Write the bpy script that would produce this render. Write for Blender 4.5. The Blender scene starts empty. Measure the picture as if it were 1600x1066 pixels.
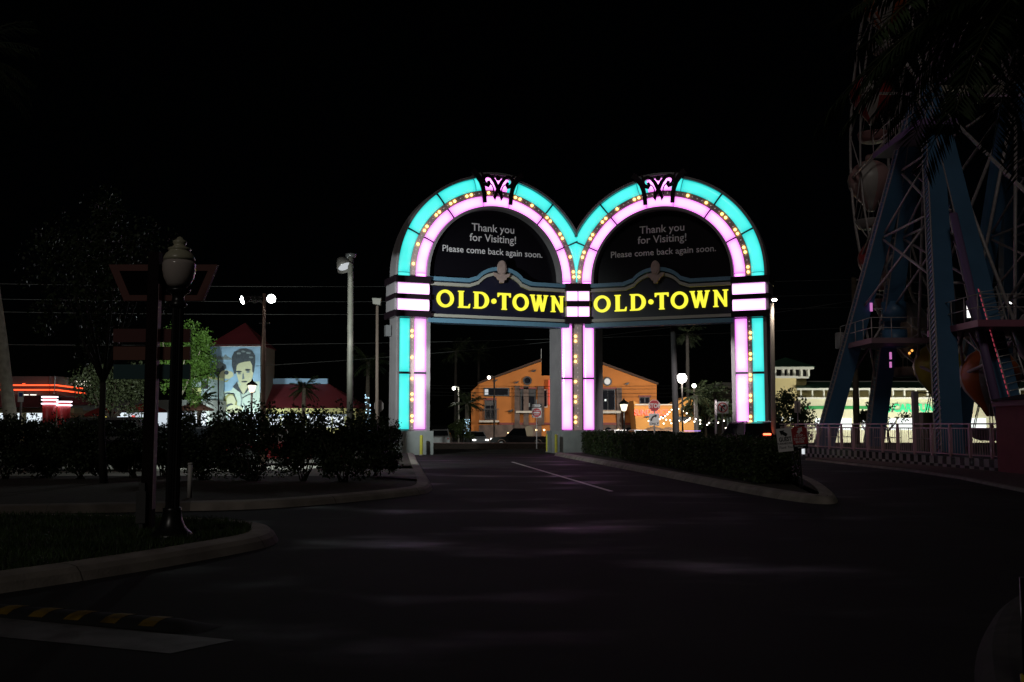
import bpy, math, random
import numpy as np
from mathutils import Vector, Matrix
random.seed(7); rng = np.random.default_rng(7)
C = bpy.context.scene.collection
sc = bpy.context.scene
PI = math.pi

# ---------------------------------------------------------------- camera, sky, sun, exposure
PITCH = math.radians(4.8); F0 = 1555.0; CZ = 1.6
cd = bpy.data.cameras.new('camera'); cam = bpy.data.objects.new('camera', cd); C.objects.link(cam)
cam.location = (0, 0, CZ); cam.rotation_euler = (PI/2 + PITCH, 0, 0)
cd.sensor_width = 36; cd.lens = 36*F0/1600; cd.clip_end = 6000; cd.clip_start = 0.1
sc.camera = cam
SUN_EL, SUN_AZ = math.radians(32), math.radians(197)          # dim glow of the town behind the viewer
w = bpy.data.worlds.new('World'); sc.world = w; w.use_nodes = True
nt = w.node_tree; bg = nt.nodes['Background']
sky = nt.nodes.new('ShaderNodeTexSky'); sky.sky_type = 'NISHITA'; sky.sun_disc = False
sky.sun_elevation = SUN_EL; sky.sun_rotation = SUN_AZ
nt.links.new(sky.outputs['Color'], bg.inputs['Color']); bg.inputs['Strength'].default_value = 0.00006
sl = bpy.data.lights.new('sun', 'SUN'); sl.energy = 0.165; sl.angle = math.radians(12); sl.color = (1, .92, .84)
so = bpy.data.objects.new('sun', sl); C.objects.link(so)
d = Vector((math.sin(SUN_AZ)*math.cos(SUN_EL), math.cos(SUN_AZ)*math.cos(SUN_EL), math.sin(SUN_EL)))
so.rotation_euler = d.to_track_quat('Z', 'Y').to_euler(); so.location = (0, -30, 40)
sc.view_settings.view_transform = 'Standard'; sc.view_settings.look = 'None'
sc.view_settings.exposure = 0; sc.view_settings.gamma = 1; sc.view_settings.use_curve_mapping = False
sc.render.engine = 'CYCLES'
sc.cycles.use_denoising = True; sc.cycles.max_bounces = 5; sc.cycles.diffuse_bounces = 2
sc.cycles.glossy_bounces = 3; sc.cycles.transparent_max_bounces = 8; sc.cycles.caustics_reflective = False
sc.cycles.caustics_refractive = False; sc.cycles.sample_clamp_indirect = 3.0

# ---------------------------------------------------------------- measuring: photo position -> place
def ray(x, y):
    c, s = math.cos(PITCH), math.sin(PITCH)
    return Vector((x-800, F0*c - (533-y)*s, F0*s + (533-y)*c))
def at(x, y, Y):
    r = ray(x, y); return Vector((0, 0, CZ)) + r*(Y/r.y)
def gr(x, y, z=0.0):
    r = ray(x, y); return Vector((0, 0, CZ)) + r*((z-CZ)/r.z)
ZS = -0.6                                                       # level of the cross street beyond the gate

# ---------------------------------------------------------------- materials
M = {}
def mat(name, col, rough=.6, metal=0., emit=None, es=0., var=0., scale=6., bump=0., bscale=40., spec=.5, alpha=None):
    if name in M: return M[name]
    m = bpy.data.materials.new(name); m.use_nodes = True; n = m.node_tree; b = n.nodes['Principled BSDF']
    b.inputs['Base Color'].default_value = (*col, 1); b.inputs['Roughness'].default_value = rough
    b.inputs['Metallic'].default_value = metal; b.inputs['Specular IOR Level'].default_value = spec
    if emit:
        b.inputs['Emission Color'].default_value = (*emit, 1); b.inputs['Emission Strength'].default_value = es
    tc = None
    if var > 0 or bump > 0:
        tc = n.nodes.new('ShaderNodeTexCoord')
    if var > 0:
        t = n.nodes.new('ShaderNodeTexNoise'); t.inputs['Scale'].default_value = scale; t.inputs['Detail'].default_value = 6
        n.links.new(tc.outputs['Object'], t.inputs['Vector'])
        r = n.nodes.new('ShaderNodeMapRange'); r.inputs['From Min'].default_value = .3; r.inputs['From Max'].default_value = .7
        r.inputs['To Min'].default_value = 1-var; r.inputs['To Max'].default_value = 1+var
        n.links.new(t.outputs['Fac'], r.inputs['Value'])
        mx = n.nodes.new('ShaderNodeVectorMath'); mx.operation = 'SCALE'; mx.inputs[0].default_value = col
        n.links.new(r.outputs['Result'], mx.inputs['Scale']); n.links.new(mx.outputs['Vector'], b.inputs['Base Color'])
    if bump > 0:
        t2 = n.nodes.new('ShaderNodeTexNoise'); t2.inputs['Scale'].default_value = bscale; t2.inputs['Detail'].default_value = 4
        n.links.new(tc.outputs['Object'], t2.inputs['Vector'])
        bp = n.nodes.new('ShaderNodeBump'); bp.inputs['Strength'].default_value = bump; bp.inputs['Distance'].default_value = .02
        n.links.new(t2.outputs['Fac'], bp.inputs['Height']); n.links.new(bp.outputs['Normal'], b.inputs['Normal'])
    M[name] = m; return m

def glow_mat(name, edge, mid, end, strength):
    """backlit acrylic: lamp tube down the middle, deeper colour towards the rims (UV: u across, v along)"""
    m = bpy.data.materials.new(name); m.use_nodes = True; n = m.node_tree; b = n.nodes['Principled BSDF']
    b.inputs['Base Color'].default_value = (.25, .25, .25, 1); b.inputs['Roughness'].default_value = .18
    uv = n.nodes.new('ShaderNodeUVMap'); sp = n.nodes.new('ShaderNodeSeparateXYZ'); n.links.new(uv.outputs['UV'], sp.inputs[0])
    def hump(sock, p):
        a = n.nodes.new('ShaderNodeMath'); a.operation = 'MULTIPLY_ADD'; a.inputs[1].default_value = 2; a.inputs[2].default_value = -1
        n.links.new(sock, a.inputs[0])
        q = n.nodes.new('ShaderNodeMath'); q.operation = 'ABSOLUTE'; n.links.new(a.outputs[0], q.inputs[0])
        c = n.nodes.new('ShaderNodeMath'); c.operation = 'POWER'; c.inputs[1].default_value = p; n.links.new(q.outputs[0], c.inputs[0])
        return c.outputs[0]
    tc = n.nodes.new('ShaderNodeTexCoord'); nz = n.nodes.new('ShaderNodeTexNoise'); nz.inputs['Scale'].default_value = .9; nz.inputs['Detail'].default_value = 3
    n.links.new(tc.outputs['Object'], nz.inputs['Vector'])
    m1 = n.nodes.new('ShaderNodeMix'); m1.data_type = 'RGBA'; n.links.new(hump(sp.outputs['X'], 3.2), m1.inputs['Factor'])
    m1.inputs['A'].default_value = (*mid, 1); m1.inputs['B'].default_value = (*edge, 1)
    m2 = n.nodes.new('ShaderNodeMix'); m2.data_type = 'RGBA'; n.links.new(hump(sp.outputs['Y'], 8), m2.inputs['Factor'])
    n.links.new(m1.outputs['Result'], m2.inputs['A']); m2.inputs['B'].default_value = (*end, 1)
    mr = n.nodes.new('ShaderNodeMapRange'); mr.inputs['From Min'].default_value = .3; mr.inputs['From Max'].default_value = .7
    mr.inputs['To Min'].default_value = strength*.9; mr.inputs['To Max'].default_value = strength*1.08
    n.links.new(nz.outputs['Fac'], mr.inputs['Value'])
    n.links.new(m2.outputs['Result'], b.inputs['Emission Color']); n.links.new(mr.outputs['Result'], b.inputs['Emission Strength'])
    M[name] = m; return m

def foliage_mat(name, col, var=.5, rough=.55):
    m = mat(name, col, rough, var=var, scale=1.3)
    b = m.node_tree.nodes['Principled BSDF']; b.inputs['Specular IOR Level'].default_value = .3
    return m

# ---------------------------------------------------------------- mesh builder
OFF = {}
class MB:
    def __init__(s): s.v = []; s.f = []; s.m = []; s.sm = []; s.uv = {}; s.cur = 0; s.smooth = False
    def face(s, idx, uv=None):
        if uv: s.uv[len(s.f)] = uv
        s.f.append(tuple(idx)); s.m.append(s.cur); s.sm.append(s.smooth)
    def add(s, pts):
        i = len(s.v); s.v += [tuple(p) for p in pts]; return list(range(i, i+len(pts)))
    def quad(s, a, b, c, d, uv=None): s.face(s.add([a, b, c, d]), uv)
    def box(s, lo, hi, T=None):
        x0, y0, z0 = lo; x1, y1, z1 = hi
        p = [(x0,y0,z0),(x1,y0,z0),(x1,y1,z0),(x0,y1,z0),(x0,y0,z1),(x1,y0,z1),(x1,y1,z1),(x0,y1,z1)]
        if T: p = [T(*q) for q in p]
        i = s.add(p)
        for f in ((0,3,2,1),(4,5,6,7),(0,1,5,4),(1,2,6,5),(2,3,7,6),(3,0,4,7)): s.face([i[k] for k in f])
        return s
    def bar(s, a, b, wx, wy, wx1=None, wy1=None, up=(0,0,1)):
        """square bar between two points, width wx sideways and wy the other way"""
        a, b = Vector(a), Vector(b); d = (b-a).normalized(); u = Vector(up)
        x = d.cross(u)
        if x.length < 1e-4: x = d.cross(Vector((0,1,0)))
        x.normalize(); y = x.cross(d).normalized()
        wx1 = wx if wx1 is None else wx1; wy1 = wy if wy1 is None else wy1
        p = []
        for c, q, r in ((a, wx, wy), (b, wx1, wy1)):
            p += [c-x*q/2-y*r/2, c+x*q/2-y*r/2, c+x*q/2+y*r/2, c-x*q/2+y*r/2]
        i = s.add(p)
        for f in ((3,2,1,0),(4,5,6,7),(0,1,5,4),(1,2,6,5),(2,3,7,6),(3,0,4,7)): s.face([i[k] for k in f])
        return s
    def tube(s, path, r, n=8, cap=True):
        path = [Vector(p) for p in path]; rs = r if isinstance(r, (list, tuple)) else [r]*len(path)
        sm = s.smooth; s.smooth = True; rings = []
        for k, p in enumerate(path):
            t = (path[min(k+1, len(path)-1)] - path[max(k-1, 0)]).normalized()
            ref = Vector((0,0,1)) if abs(t.z) < .9 else Vector((1,0,0))
            x = t.cross(ref).normalized(); y = t.cross(x).normalized()
            rings.append(s.add([p + (x*math.cos(a)+y*math.sin(a))*rs[k] for a in [2*PI*j/n for j in range(n)]]))
        for a, b in zip(rings, rings[1:]):
            for j in range(n): s.face((a[j], a[(j+1)%n], b[(j+1)%n], b[j]))
        s.smooth = False
        if cap: s.face(rings[0][::-1]); s.face(rings[-1])
        s.smooth = sm; return s
    def lathe(s, prof, c, n=20, mats=None, squash=1.0):
        """prof = [(r, z)]; mats(j, k) picks the material of a cell"""
        c = Vector(c); sm = s.smooth; s.smooth = True
        rings = [s.add([c + Vector((r*math.cos(2*PI*j/n), r*squash*math.sin(2*PI*j/n), z)) for j in range(n)]) for r, z in prof]
        for k, (a, b) in enumerate(zip(rings, rings[1:])):
            for j in range(n):
                if mats: s.cur = mats(j, k)
                s.face((a[j], a[(j+1)%n], b[(j+1)%n], b[j]))
        s.smooth = False
        if prof[0][0] > .001: s.face(rings[0][::-1])
        if prof[-1][0] > .001: s.face(rings[-1])
        s.smooth = sm; return s
    def ball(s, c, r, n=10, m=6):
        return s.lathe([(r*math.sin(PI*k/m) + 1e-5, -r*math.cos(PI*k/m)) for k in range(m+1)], c, n)
    def prism(s, pts, w0, w1, T):
        """outline in (u, v), pushed from depth w0 (back) to w1 (front)"""
        n = len(pts); f = s.add([T(u, v, w1) for u, v in pts]); b = s.add([T(u, v, w0) for u, v in pts])
        s.face(f); s.face(b[::-1])
        for i in range(n):
            j = (i+1) % n; s.face((f[j], f[i], b[i], b[j]))
        return s
    def ring(s, outer, inner, w0, w1, T):
        n = len(outer)
        fo = s.add([T(u, v, w1) for u, v in outer]); fi = s.add([T(u, v, w1) for u, v in inner])
        bo = s.add([T(u, v, w0) for u, v in outer]); bi = s.add([T(u, v, w0) for u, v in inner])
        for i in range(n):
            j = (i+1) % n
            s.face((fo[i], fo[j], fi[j], fi[i])); s.face((bo[j], bo[i], bi[i], bi[j]))
            s.face((fo[j], fo[i], bo[i], bo[j])); s.face((fi[i], fi[j], bi[j], bi[i]))
        return s
    def ribbon(s, pts, wid, w0, w1, T):
        """a flat curved strap in the (u, v) plane"""
        L = []; R = []
        for k, p in enumerate(pts):
            a = pts[max(k-1, 0)]; b = pts[min(k+1, len(pts)-1)]
            dx, dy = b[0]-a[0], b[1]-a[1]; l = math.hypot(dx, dy) or 1
            q = wid[k] if isinstance(wid, (list, tuple)) else wid
            L.append((p[0]-dy/l*q/2, p[1]+dx/l*q/2)); R.append((p[0]+dy/l*q/2, p[1]-dx/l*q/2))
        fl = s.add([T(u, v, w1) for u, v in L]); fr = s.add([T(u, v, w1) for u, v in R])
        bl = s.add([T(u, v, w0) for u, v in L]); br = s.add([T(u, v, w0) for u, v in R])
        for k in range(len(pts)-1):
            s.face((fl[k], fr[k], fr[k+1], fl[k+1])); s.face((bl[k], bl[k+1], br[k+1], br[k]))
            s.face((fl[k], fl[k+1], bl[k+1], bl[k])); s.face((fr[k+1], fr[k], br[k], br[k+1]))
        for k in (0, -1): s.face((fl[k], bl[k], br[k], fr[k]))
        return s
    def text(s, body, size, T, u=0., v=0., align='CENTER', bold=0., w=0.004, ext=0.004, sx=1., shear=0.):
        cu = bpy.data.curves.new('lettering', 'FONT'); cu.body = body; cu.size = size; cu.align_x = align
        cu.offset = bold*size; cu.resolution_u = 3; cu.shear = shear
        o = bpy.data.objects.new('lettering', cu); me = bpy.data.meshes.new_from_object(o)
        i = s.add([T(u + q.co.x*sx, v + q.co.y, w + ext) for q in me.vertices])
        for p in me.polygons: s.face([i[k] for k in p.vertices])
        bpy.data.meshes.remove(me); bpy.data.objects.remove(o); bpy.data.curves.remove(cu)
        return s
    def build(s, name, mats, parent=None, loc=None):
        if not isinstance(mats, (list, tuple)): mats = [mats]
        off = OFF[parent.name] if parent else Vector(loc if loc is not None else (0, 0, 0))
        me = bpy.data.meshes.new(name)
        me.from_pydata([(p[0]-off[0], p[1]-off[1], p[2]-off[2]) for p in s.v], [], s.f)
        for m in mats: me.materials.append(m)
        me.polygons.foreach_set('material_index', s.m); me.polygons.foreach_set('use_smooth', s.sm)
        if s.uv:
            ul = me.uv_layers.new(name='UVMap')
            for fi, uvs in s.uv.items():
                p = me.polygons[fi]
                for k, li in enumerate(p.loop_indices): ul.data[li].uv = uvs[k]
        me.update()
        o = bpy.data.objects.new(name, me); C.objects.link(o)
        if parent: o.parent = parent
        else: o.location = off
        OFF[o.name] = off; return o

def raw_mesh(name, verts, quads, m, parent=None, loc=(0,0,0)):
    off = OFF[parent.name] if parent else Vector(loc)
    v = np.asarray(verts, dtype=np.float32) - np.array(off, dtype=np.float32)
    me = bpy.data.meshes.new(name); q = np.asarray(quads, dtype=np.int32)
    me.vertices.add(len(v)); me.vertices.foreach_set('co', v.ravel())
    me.loops.add(q.size); me.loops.foreach_set('vertex_index', q.ravel())
    me.polygons.add(len(q)); me.polygons.foreach_set('loop_start', np.arange(0, q.size, q.shape[1], dtype=np.int32))
    me.update(calc_edges=True); me.validate()
    for k in (m if isinstance(m, (list, tuple)) else [m]): me.materials.append(k)
    o = bpy.data.objects.new(name, me); C.objects.link(o)
    if parent: o.parent = parent
    else: o.location = off
    OFF[o.name] = off; return o

def thing(name, label, cat, loc=(0,0,0), group=None):
    o = bpy.data.objects.new(name, None); C.objects.link(o); o.location = loc; o.empty_display_size = .3
    OFF[o.name] = Vector(loc); tag(o, label, cat, group); return o
def tag(o, label, cat, group=None):
    o['label'] = label; o['category'] = cat
    if group: o['group'] = group
    return o
def struct(o, kind='structure', label=None): 
    o['kind'] = kind
    if label: o['label'] = label
    return o
def frame(org, u, n):
    org, u, n = Vector(org), Vector(u).normalized(), Vector(n).normalized()
    return lambda a, b, c=0.: org + u*a + n*c + Vector((0, 0, b))
def facing(org): return frame(org, (1, 0, 0), (0, -1, 0))
def lamp(kind, name, loc, energy, col, parent=None, aim=None, size=.1, cone=120, blend=.4):
    l = bpy.data.lights.new(name, kind); l.energy = energy; l.color = col; l.shadow_soft_size = size
    o = bpy.data.objects.new(name, l); C.objects.link(o)
    off = OFF[parent.name] if parent else Vector((0,0,0))
    if parent: o.parent = parent
    o.location = Vector(loc) - off
    if kind == 'SPOT':
        l.spot_size = math.radians(cone); l.spot_blend = blend
        o.rotation_euler = (Vector(loc)-Vector(aim)).to_track_quat('Z', 'Y').to_euler()
    return o
def ell(cu, cv, a, b, n=28, a0=0., a1=2*PI, close=False):
    return [(cu+a*math.cos(a0+(a1-a0)*k/n), cv+b*math.sin(a0+(a1-a0)*k/n)) for k in range(n + (1 if close else 0))]

def leaves(name, cen, size, m, parent, up=.3, aspect=.5):
    """one small pointed leaf per centre"""
    n = len(cen); cen = np.asarray(cen)
    a = rng.normal(size=(n, 3)); a[:, 2] += up; a /= np.linalg.norm(a, axis=1)[:, None]
    b = rng.normal(size=(n, 3)); b -= (b*a).sum(1)[:, None]*a; b /= np.linalg.norm(b, axis=1)[:, None]
    s = size*(.6 + .8*rng.random(n))[:, None]
    v = np.stack([cen - a*s*.5, cen + b*s*aspect*.5, cen + a*s*.5, cen - b*s*aspect*.5], 1).reshape(-1, 3)
    return raw_mesh(name, v, np.arange(4*n).reshape(-1, 4), m, parent)
def blob_points(c, r, n, clumps=14, spread=.42, shell=.75):
    """leaf positions gathered in clumps inside an ellipsoid, so that gaps stay"""
    c = np.array(c); r = np.array(r)
    d = rng.normal(size=(clumps, 3)); d /= np.linalg.norm(d, axis=1)[:, None]
    cc = d*(shell*rng.random((clumps, 1))**.45)
    k = rng.integers(0, clumps, n)
    q = rng.normal(size=(n, 3)); q /= np.linalg.norm(q, axis=1)[:, None]
    p = cc[k] + q*spread*(rng.random((n, 1))**.5)*(.6+.6*rng.random((clumps, 1)))[k]
    return c + p*r

# ---------------------------------------------------------------- shared materials
ASPH = mat('asphalt', (.035, .034, .034), .75, spec=.13)
n = ASPH.node_tree; b = n.nodes['Principled BSDF']; tc = n.nodes.new('ShaderNodeTexCoord')
mp = n.nodes.new('ShaderNodeMapping'); mp.inputs['Scale'].default_value = (.3, .5, 1); n.links.new(tc.outputs['Object'], mp.inputs['Vector'])
t1 = n.nodes.new('ShaderNodeTexNoise'); t1.inputs['Scale'].default_value = 1.0; t1.inputs['Detail'].default_value = 5; n.links.new(mp.outputs['Vector'], t1.inputs['Vector'])
r1 = n.nodes.new('ShaderNodeMapRange'); r1.inputs['From Min'].default_value = .52; r1.inputs['From Max'].default_value = .72
r1.inputs['To Min'].default_value = .86; r1.inputs['To Max'].default_value = .42; n.links.new(t1.outputs['Fac'], r1.inputs['Value']); n.links.new(r1.outputs['Result'], b.inputs['Roughness'])
t2 = n.nodes.new('ShaderNodeTexNoise'); t2.inputs['Scale'].default_value = 90; t2.inputs['Detail'].default_value = 3; n.links.new(tc.outputs['Object'], t2.inputs['Vector'])
t3 = n.nodes.new('ShaderNodeTexNoise'); t3.inputs['Scale'].default_value = .35; t3.inputs['Detail'].default_value = 7; n.links.new(tc.outputs['Object'], t3.inputs['Vector'])
cr = n.nodes.new('ShaderNodeValToRGB'); cr.color_ramp.elements[0].position = .3; cr.color_ramp.elements[1].position = .72
cr.color_ramp.elements[0].color = (.010, .010, .0105, 1); cr.color_ramp.elements[1].color = (.034, .033, .032, 1)
mxn = n.nodes.new('ShaderNodeMath'); mxn.operation = 'MULTIPLY_ADD'; mxn.inputs[1].default_value = .4
n.links.new(t2.outputs['Fac'], mxn.inputs[0]); ad = n.nodes.new('ShaderNodeMath'); ad.operation = 'MULTIPLY'; ad.inputs[1].default_value = .6
n.links.new(t3.outputs['Fac'], ad.inputs[0]); n.links.new(ad.outputs[0], mxn.inputs[2]); n.links.new(mxn.outputs[0], cr.inputs['Fac']); n.links.new(cr.outputs['Color'], b.inputs['Base Color'])
bp = n.nodes.new('ShaderNodeBump'); bp.inputs['Strength'].default_value = .25; bp.inputs['Distance'].default_value = .012
n.links.new(t2.outputs['Fac'], bp.inputs['Height']); n.links.new(bp.outputs['Normal'], b.inputs['Normal'])

CONC = mat('kerb_concrete', (.28, .245, .215), .85, var=.3, scale=2.2, bump=.3, bscale=30)
WALK = mat('sidewalk_concrete', (.22, .2, .18), .85, var=.25, scale=1.2, bump=.2)
LOT = mat('parking_asphalt', (.28, .27, .24), .8, var=.2, scale=.8, bump=.2)
SOIL = mat('bark_mulch', (.035, .026, .02), .95, var=.5, scale=9, bump=.8, bscale=25)
GRASS = mat('lawn_soil', (.018, .028, .01), .95, var=.4, scale=8)
BLADE = foliage_mat('grass_blade', (.03, .055, .014))
PAINT = mat('road_paint', (.6, .58, .56), .6, var=.3, scale=5)
BLACKM = mat('black_paint', (.012, .012, .013), .3)
GREYST = mat('galvanised_steel', (.3, .3, .3), .5, .6, var=.15)
POLE = mat('weathered_pole', (.055, .052, .042), .7, var=.2, scale=3)
WOODP = mat('pole_wood', (.16, .12, .085), .85, var=.3, scale=4)
GLASSD = mat('dark_glass', (.01, .011, .013), .06)
RUBBER = mat('tyre_rubber', (.012, .012, .012), .85)
CHROME = mat('bright_metal', (.6, .6, .6), .22, .9)
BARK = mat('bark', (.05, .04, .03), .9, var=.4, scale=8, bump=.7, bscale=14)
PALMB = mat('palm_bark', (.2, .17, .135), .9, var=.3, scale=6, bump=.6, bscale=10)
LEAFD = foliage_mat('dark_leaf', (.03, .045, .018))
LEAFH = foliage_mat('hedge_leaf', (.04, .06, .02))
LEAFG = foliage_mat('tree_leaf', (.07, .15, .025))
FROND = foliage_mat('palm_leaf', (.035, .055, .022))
REDM = mat('sign_red', (.5, .02, .03), .5)
WHITEM = mat('sign_white', (.72, .7, .7), .5)
def em(name, col, s): return mat(name, (.02, .02, .02), .4, emit=col, es=s)
WHITE_L = em('white_lamp', (1, .98, .94), 14.)
SOFT_L = em('lit_window', (.92, 1, .96), 1.35)
COOL_L = em('cool_shop_window', (.82, .92, 1), 1.1)
WARM_L = em('warm_lamp', (1, .72, .36), 4.)
REDN = em('red_neon', (1, .075, .02), 2.6)
ORAN = em('orange_neon', (1, .2, .03), 2.6)
PINKN = em('pink_white_neon', (1, .8, .93), 3.)
TAIL = em('tail_light', (1, .06, .02), 4.)

# ---------------------------------------------------------------- ground, roads, kerbs
m = MB(); ys = [-60, 0, 20, 40, 56, 66, 72, 80, 110, 160, 400, 2500]; zs = [0, 0, 0, 0, 0, 0, -.3, ZS, ZS, ZS, ZS, ZS]
xs = [-1500, -200, -60, -20, 0, 20, 60, 200, 1500]
for i in range(len(ys)-1):
    for j in range(len(xs)-1):
        m.quad((xs[j], ys[i], zs[i]), (xs[j+1], ys[i], zs[i]), (xs[j+1], ys[i+1], zs[i+1]), (xs[j], ys[i+1], zs[i+1]))
struct(m.build('ground', ASPH))
def sheet(name, pts, z, mt):
    m = MB(); m.face(m.add([(p[0], p[1], z) for p in pts])); return struct(m.build(name, mt))
KPROF = [(0, 0), (.05, .09), (.11, .14), (.2, .155), (.38, .16), (.38, 0)]
def resample(path, step):
    out = []
    for a, b_ in zip(path, path[1:]):
        a, b_ = Vector(a[:2]), Vector(b_[:2]); k = max(1, int((b_-a).length/step))
        out += [a.lerp(b_, i/k) for i in range(k)]
    out.append(Vector(path[-1][:2])); return out
def chaikin(p, it=2):
    p = [Vector(q[:2]) for q in p]
    for _ in range(it):
        o = [p[0]]
        for a, c in zip(p, p[1:]): o += [a.lerp(c, .25), a.lerp(c, .75)]
        o.append(p[-1]); p = o
    return p
def kerb(path, side=1, name='kerb', prof=KPROF, z=0., mt=None):
    """sloped concrete kerb; side=+1 puts the island to the left of the path; joints every 3 m"""
    m = MB(); rings = []; acc = 0; src = path; path = [src[0]]; joints = set()
    for a, b_ in zip(src, src[1:]):
        acc += (b_-a).length
        if acc > 3.0 and (b_-a).length > .04: path.append(b_-(b_-a).normalized()*.016); joints.add(len(path)-1); acc = 0
        path.append(b_)
    n_ = len(path)
    for k, p in enumerate(path):
        t = (path[min(k+1, n_-1)] - path[max(k-1, 0)]).normalized(); nrm = Vector((-t.y, t.x))*side
        rings.append(m.add([(p.x+nrm.x*o, p.y+nrm.y*o, z+h) for o, h in prof]))
    for k in range(n_-1):
        m.cur = 1 if k in joints else 0
        a, b_ = rings[k], rings[k+1]
        for j in range(len(prof)-1): m.face((a[j], b_[j], b_[j+1], a[j+1]))
    m.face(rings[0]); m.face(rings[-1][::-1])
    return struct(m.build(name, [mt or CONC, mat('kerb_joint', (.09, .08, .07), .9)]))
def inset(path, dlt, side=1):
    out = []; n_ = len(path)
    for k, p in enumerate(path):
        t = (path[min(k+1, n_-1)] - path[max(k-1, 0)]).normalized(); out.append(p + Vector((-t.y, t.x))*side*dlt)
    return out
def fine(path, it=2, step=.06): return resample(chaikin(path, it), step)

# foreground lawn island with rounded nose
isl = chaikin([gr(-420, 990), gr(0, 928), gr(200, 897), gr(360, 868), gr(430, 853), gr(437, 842), gr(425, 833), gr(390, 827), gr(300, 822), gr(150, 817), gr(-300, 812)], 3)
kerb(resample(isl, .08), 1)
lawn = inset(isl, .37)
sheet('lawn', lawn, .15, GRASS)
# blades of grass near the viewer
pl = [(p.x, p.y) for p in lawn]
def inside(x, y, poly):
    c = False; j = len(poly)-1
    for i in range(len(poly)):
        xi, yi = poly[i]; xj, yj = poly[j]
        if (yi > y) != (yj > y) and x < (xj-xi)*(y-yi)/(yj-yi)+xi: c = not c
        j = i
    return c
gp = []
while len(gp) < 26000:
    x, y = rng.uniform(-8.5, -2.2), rng.uniform(8, 17)
    if inside(x, y, pl): gp.append((x, y))
gp = np.array(gp); nb = len(gp); hh = .04+.05*rng.random(nb); an = rng.random(nb)*2*PI; ln = rng.normal(size=(nb, 2))*.03
wv = np.stack([np.cos(an), np.sin(an)], 1)*.006
z0 = np.full(nb, .15)
v = np.stack([np.column_stack([gp-wv, z0]), np.column_stack([gp+wv, z0]), np.column_stack([gp+ln+wv*.2, z0+hh]), np.column_stack([gp+ln-wv*.2, z0+hh])], 1).reshape(-1, 3)
struct(raw_mesh('grass', v, np.arange(4*nb).reshape(-1, 4), BLADE), 'stuff', 'short mown lawn of the kerbed island')

# planting block on the left: kerb along the drive, turning up beside the exit lane to the gate
blk = [gr(-900, 822), gr(300, 799), gr(430, 795), gr(560, 784), gr(650, 774), gr(676, 769), gr(674, 757), gr(662, 738), gr(652, 720), gr(648, 712)]
bl = chaikin(blk, 2); blr = resample(bl, .1); xs_ = gr(285, 800).x; kerb([p for p in blr if p.x >= xs_], 1); kerb([p for p in blr if p.x < xs_+.1], 1, mt=mat('shaded_bed_kerb', (.13, .11, .095), .9, var=.4, scale=2))  # left stretch is darker: its shade is put into the concrete colour
bi = inset(bl, .37)
bed = [p for p in bi if p.y < 26.5] + [Vector((-4.2, 28.6)), Vector((-45, 28.6))]
sheet('planting_bed', bed, .145, SOIL)
sheet('sidewalk', [p for p in bi if p.y >= 26.3 and p.y < 34] + [Vector((-6.6, 33.5)), Vector((-6.4, 28.4)), Vector((-4.4, 28.4))], .15, WALK)
sheet('planting_bed', [p for p in bi if p.y >= 34.2] + [Vector((-6.7, 52)), Vector((-6.7, 34.2))], .145, SOIL)
m = MB()
m.box((-70, 29.0, -.05), (-6.9, 62, .006)); struct(m.build('parking_lot', LOT))
m = MB()
for x in (-16.5, -13.6, -10.7, -19.4, -22.3):
    m.box((x, 31, .006), (x+.11, 36, .011))
a, c = gr(430, 757), gr(492, 757); m.box((a.x, a.y, .006), (c.x, a.y+.16, .0115))
struct(m.build('parking_marking', PAINT))

# hedge island on the right
ri = chaikin([gr(866, 712), gr(1000, 738), gr(1150, 768), gr(1225, 782), gr(1285, 789), gr(1312, 787), gr(1306, 776), gr(1284, 760), gr(1262, 750), gr(1215, 731), gr(1130, 716), gr(1090, 710)], 3)
kerb(resample(ri, .09), 1)
rin = inset(ri, .37)
sheet('planting_bed', rin, .145, SOIL)
# lane lines
def strip(a, b_, wd, z=.004):
    a, b_ = Vector(a), Vector(b_); t = (b_-a).normalized(); nrm = Vector((-t.y, t.x, 0))*wd/2
    return [a-nrm, b_-nrm, b_+nrm, a+nrm]
m = MB()
for q in strip(gr(800, 722), gr(955, 768), .12), : m.face(m.add([(p.x, p.y, .004) for p in q]))
struct(m.build('lane_marking', PAINT))
# worn white stop bar and rubber speed hump, bottom left
m = MB(); q = [gr(-260, 945), gr(0, 966), gr(366, 1001), gr(266, 1022), gr(0, 996), gr(-260, 972)]
m.face(m.add([(p.x, p.y, .004) for p in q])); struct(m.build('stop_line', mat('worn_road_paint', (.15, .145, .15), .65, var=.45, scale=3)))
YEL = mat('yellow_rubber', (.17, .105, .012), .65, var=.5, scale=9)
hp0, hp1 = gr(-330, 930), gr(330, 984); t = (hp1-hp0); Lh = t.length; t.normalize(); nn_ = Vector((-t.y, t.x, 0))
hp0 = Vector((hp0.x, hp0.y, 0)); rb = thing('speed_bump', 'black rubber speed bump with yellow stripes on the dark road', 'speed bump', hp0+t*Lh*.5)
m = MB(); prof = [(-.19, .002), (-.16, .02), (-.09, .05), (0, .06), (.09, .05), (.16, .02), (.19, .002)]
N = 60; rr = []
for k in range(N+1):
    s_ = Lh*k/N; e = min(1, (Lh-s_)/.35+.05)
    rr.append(m.add([hp0+t*s_+nn_*o+Vector((0, 0, h*e)) for o, h in prof]))
m.smooth = True
for k in range(N):
    for j in range(len(prof)-1): m.face((rr[k][j], rr[k+1][j], rr[k+1][j+1], rr[k][j+1]))
m.build('hump', RUBBER, rb)
s_ = Lh-.5
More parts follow.
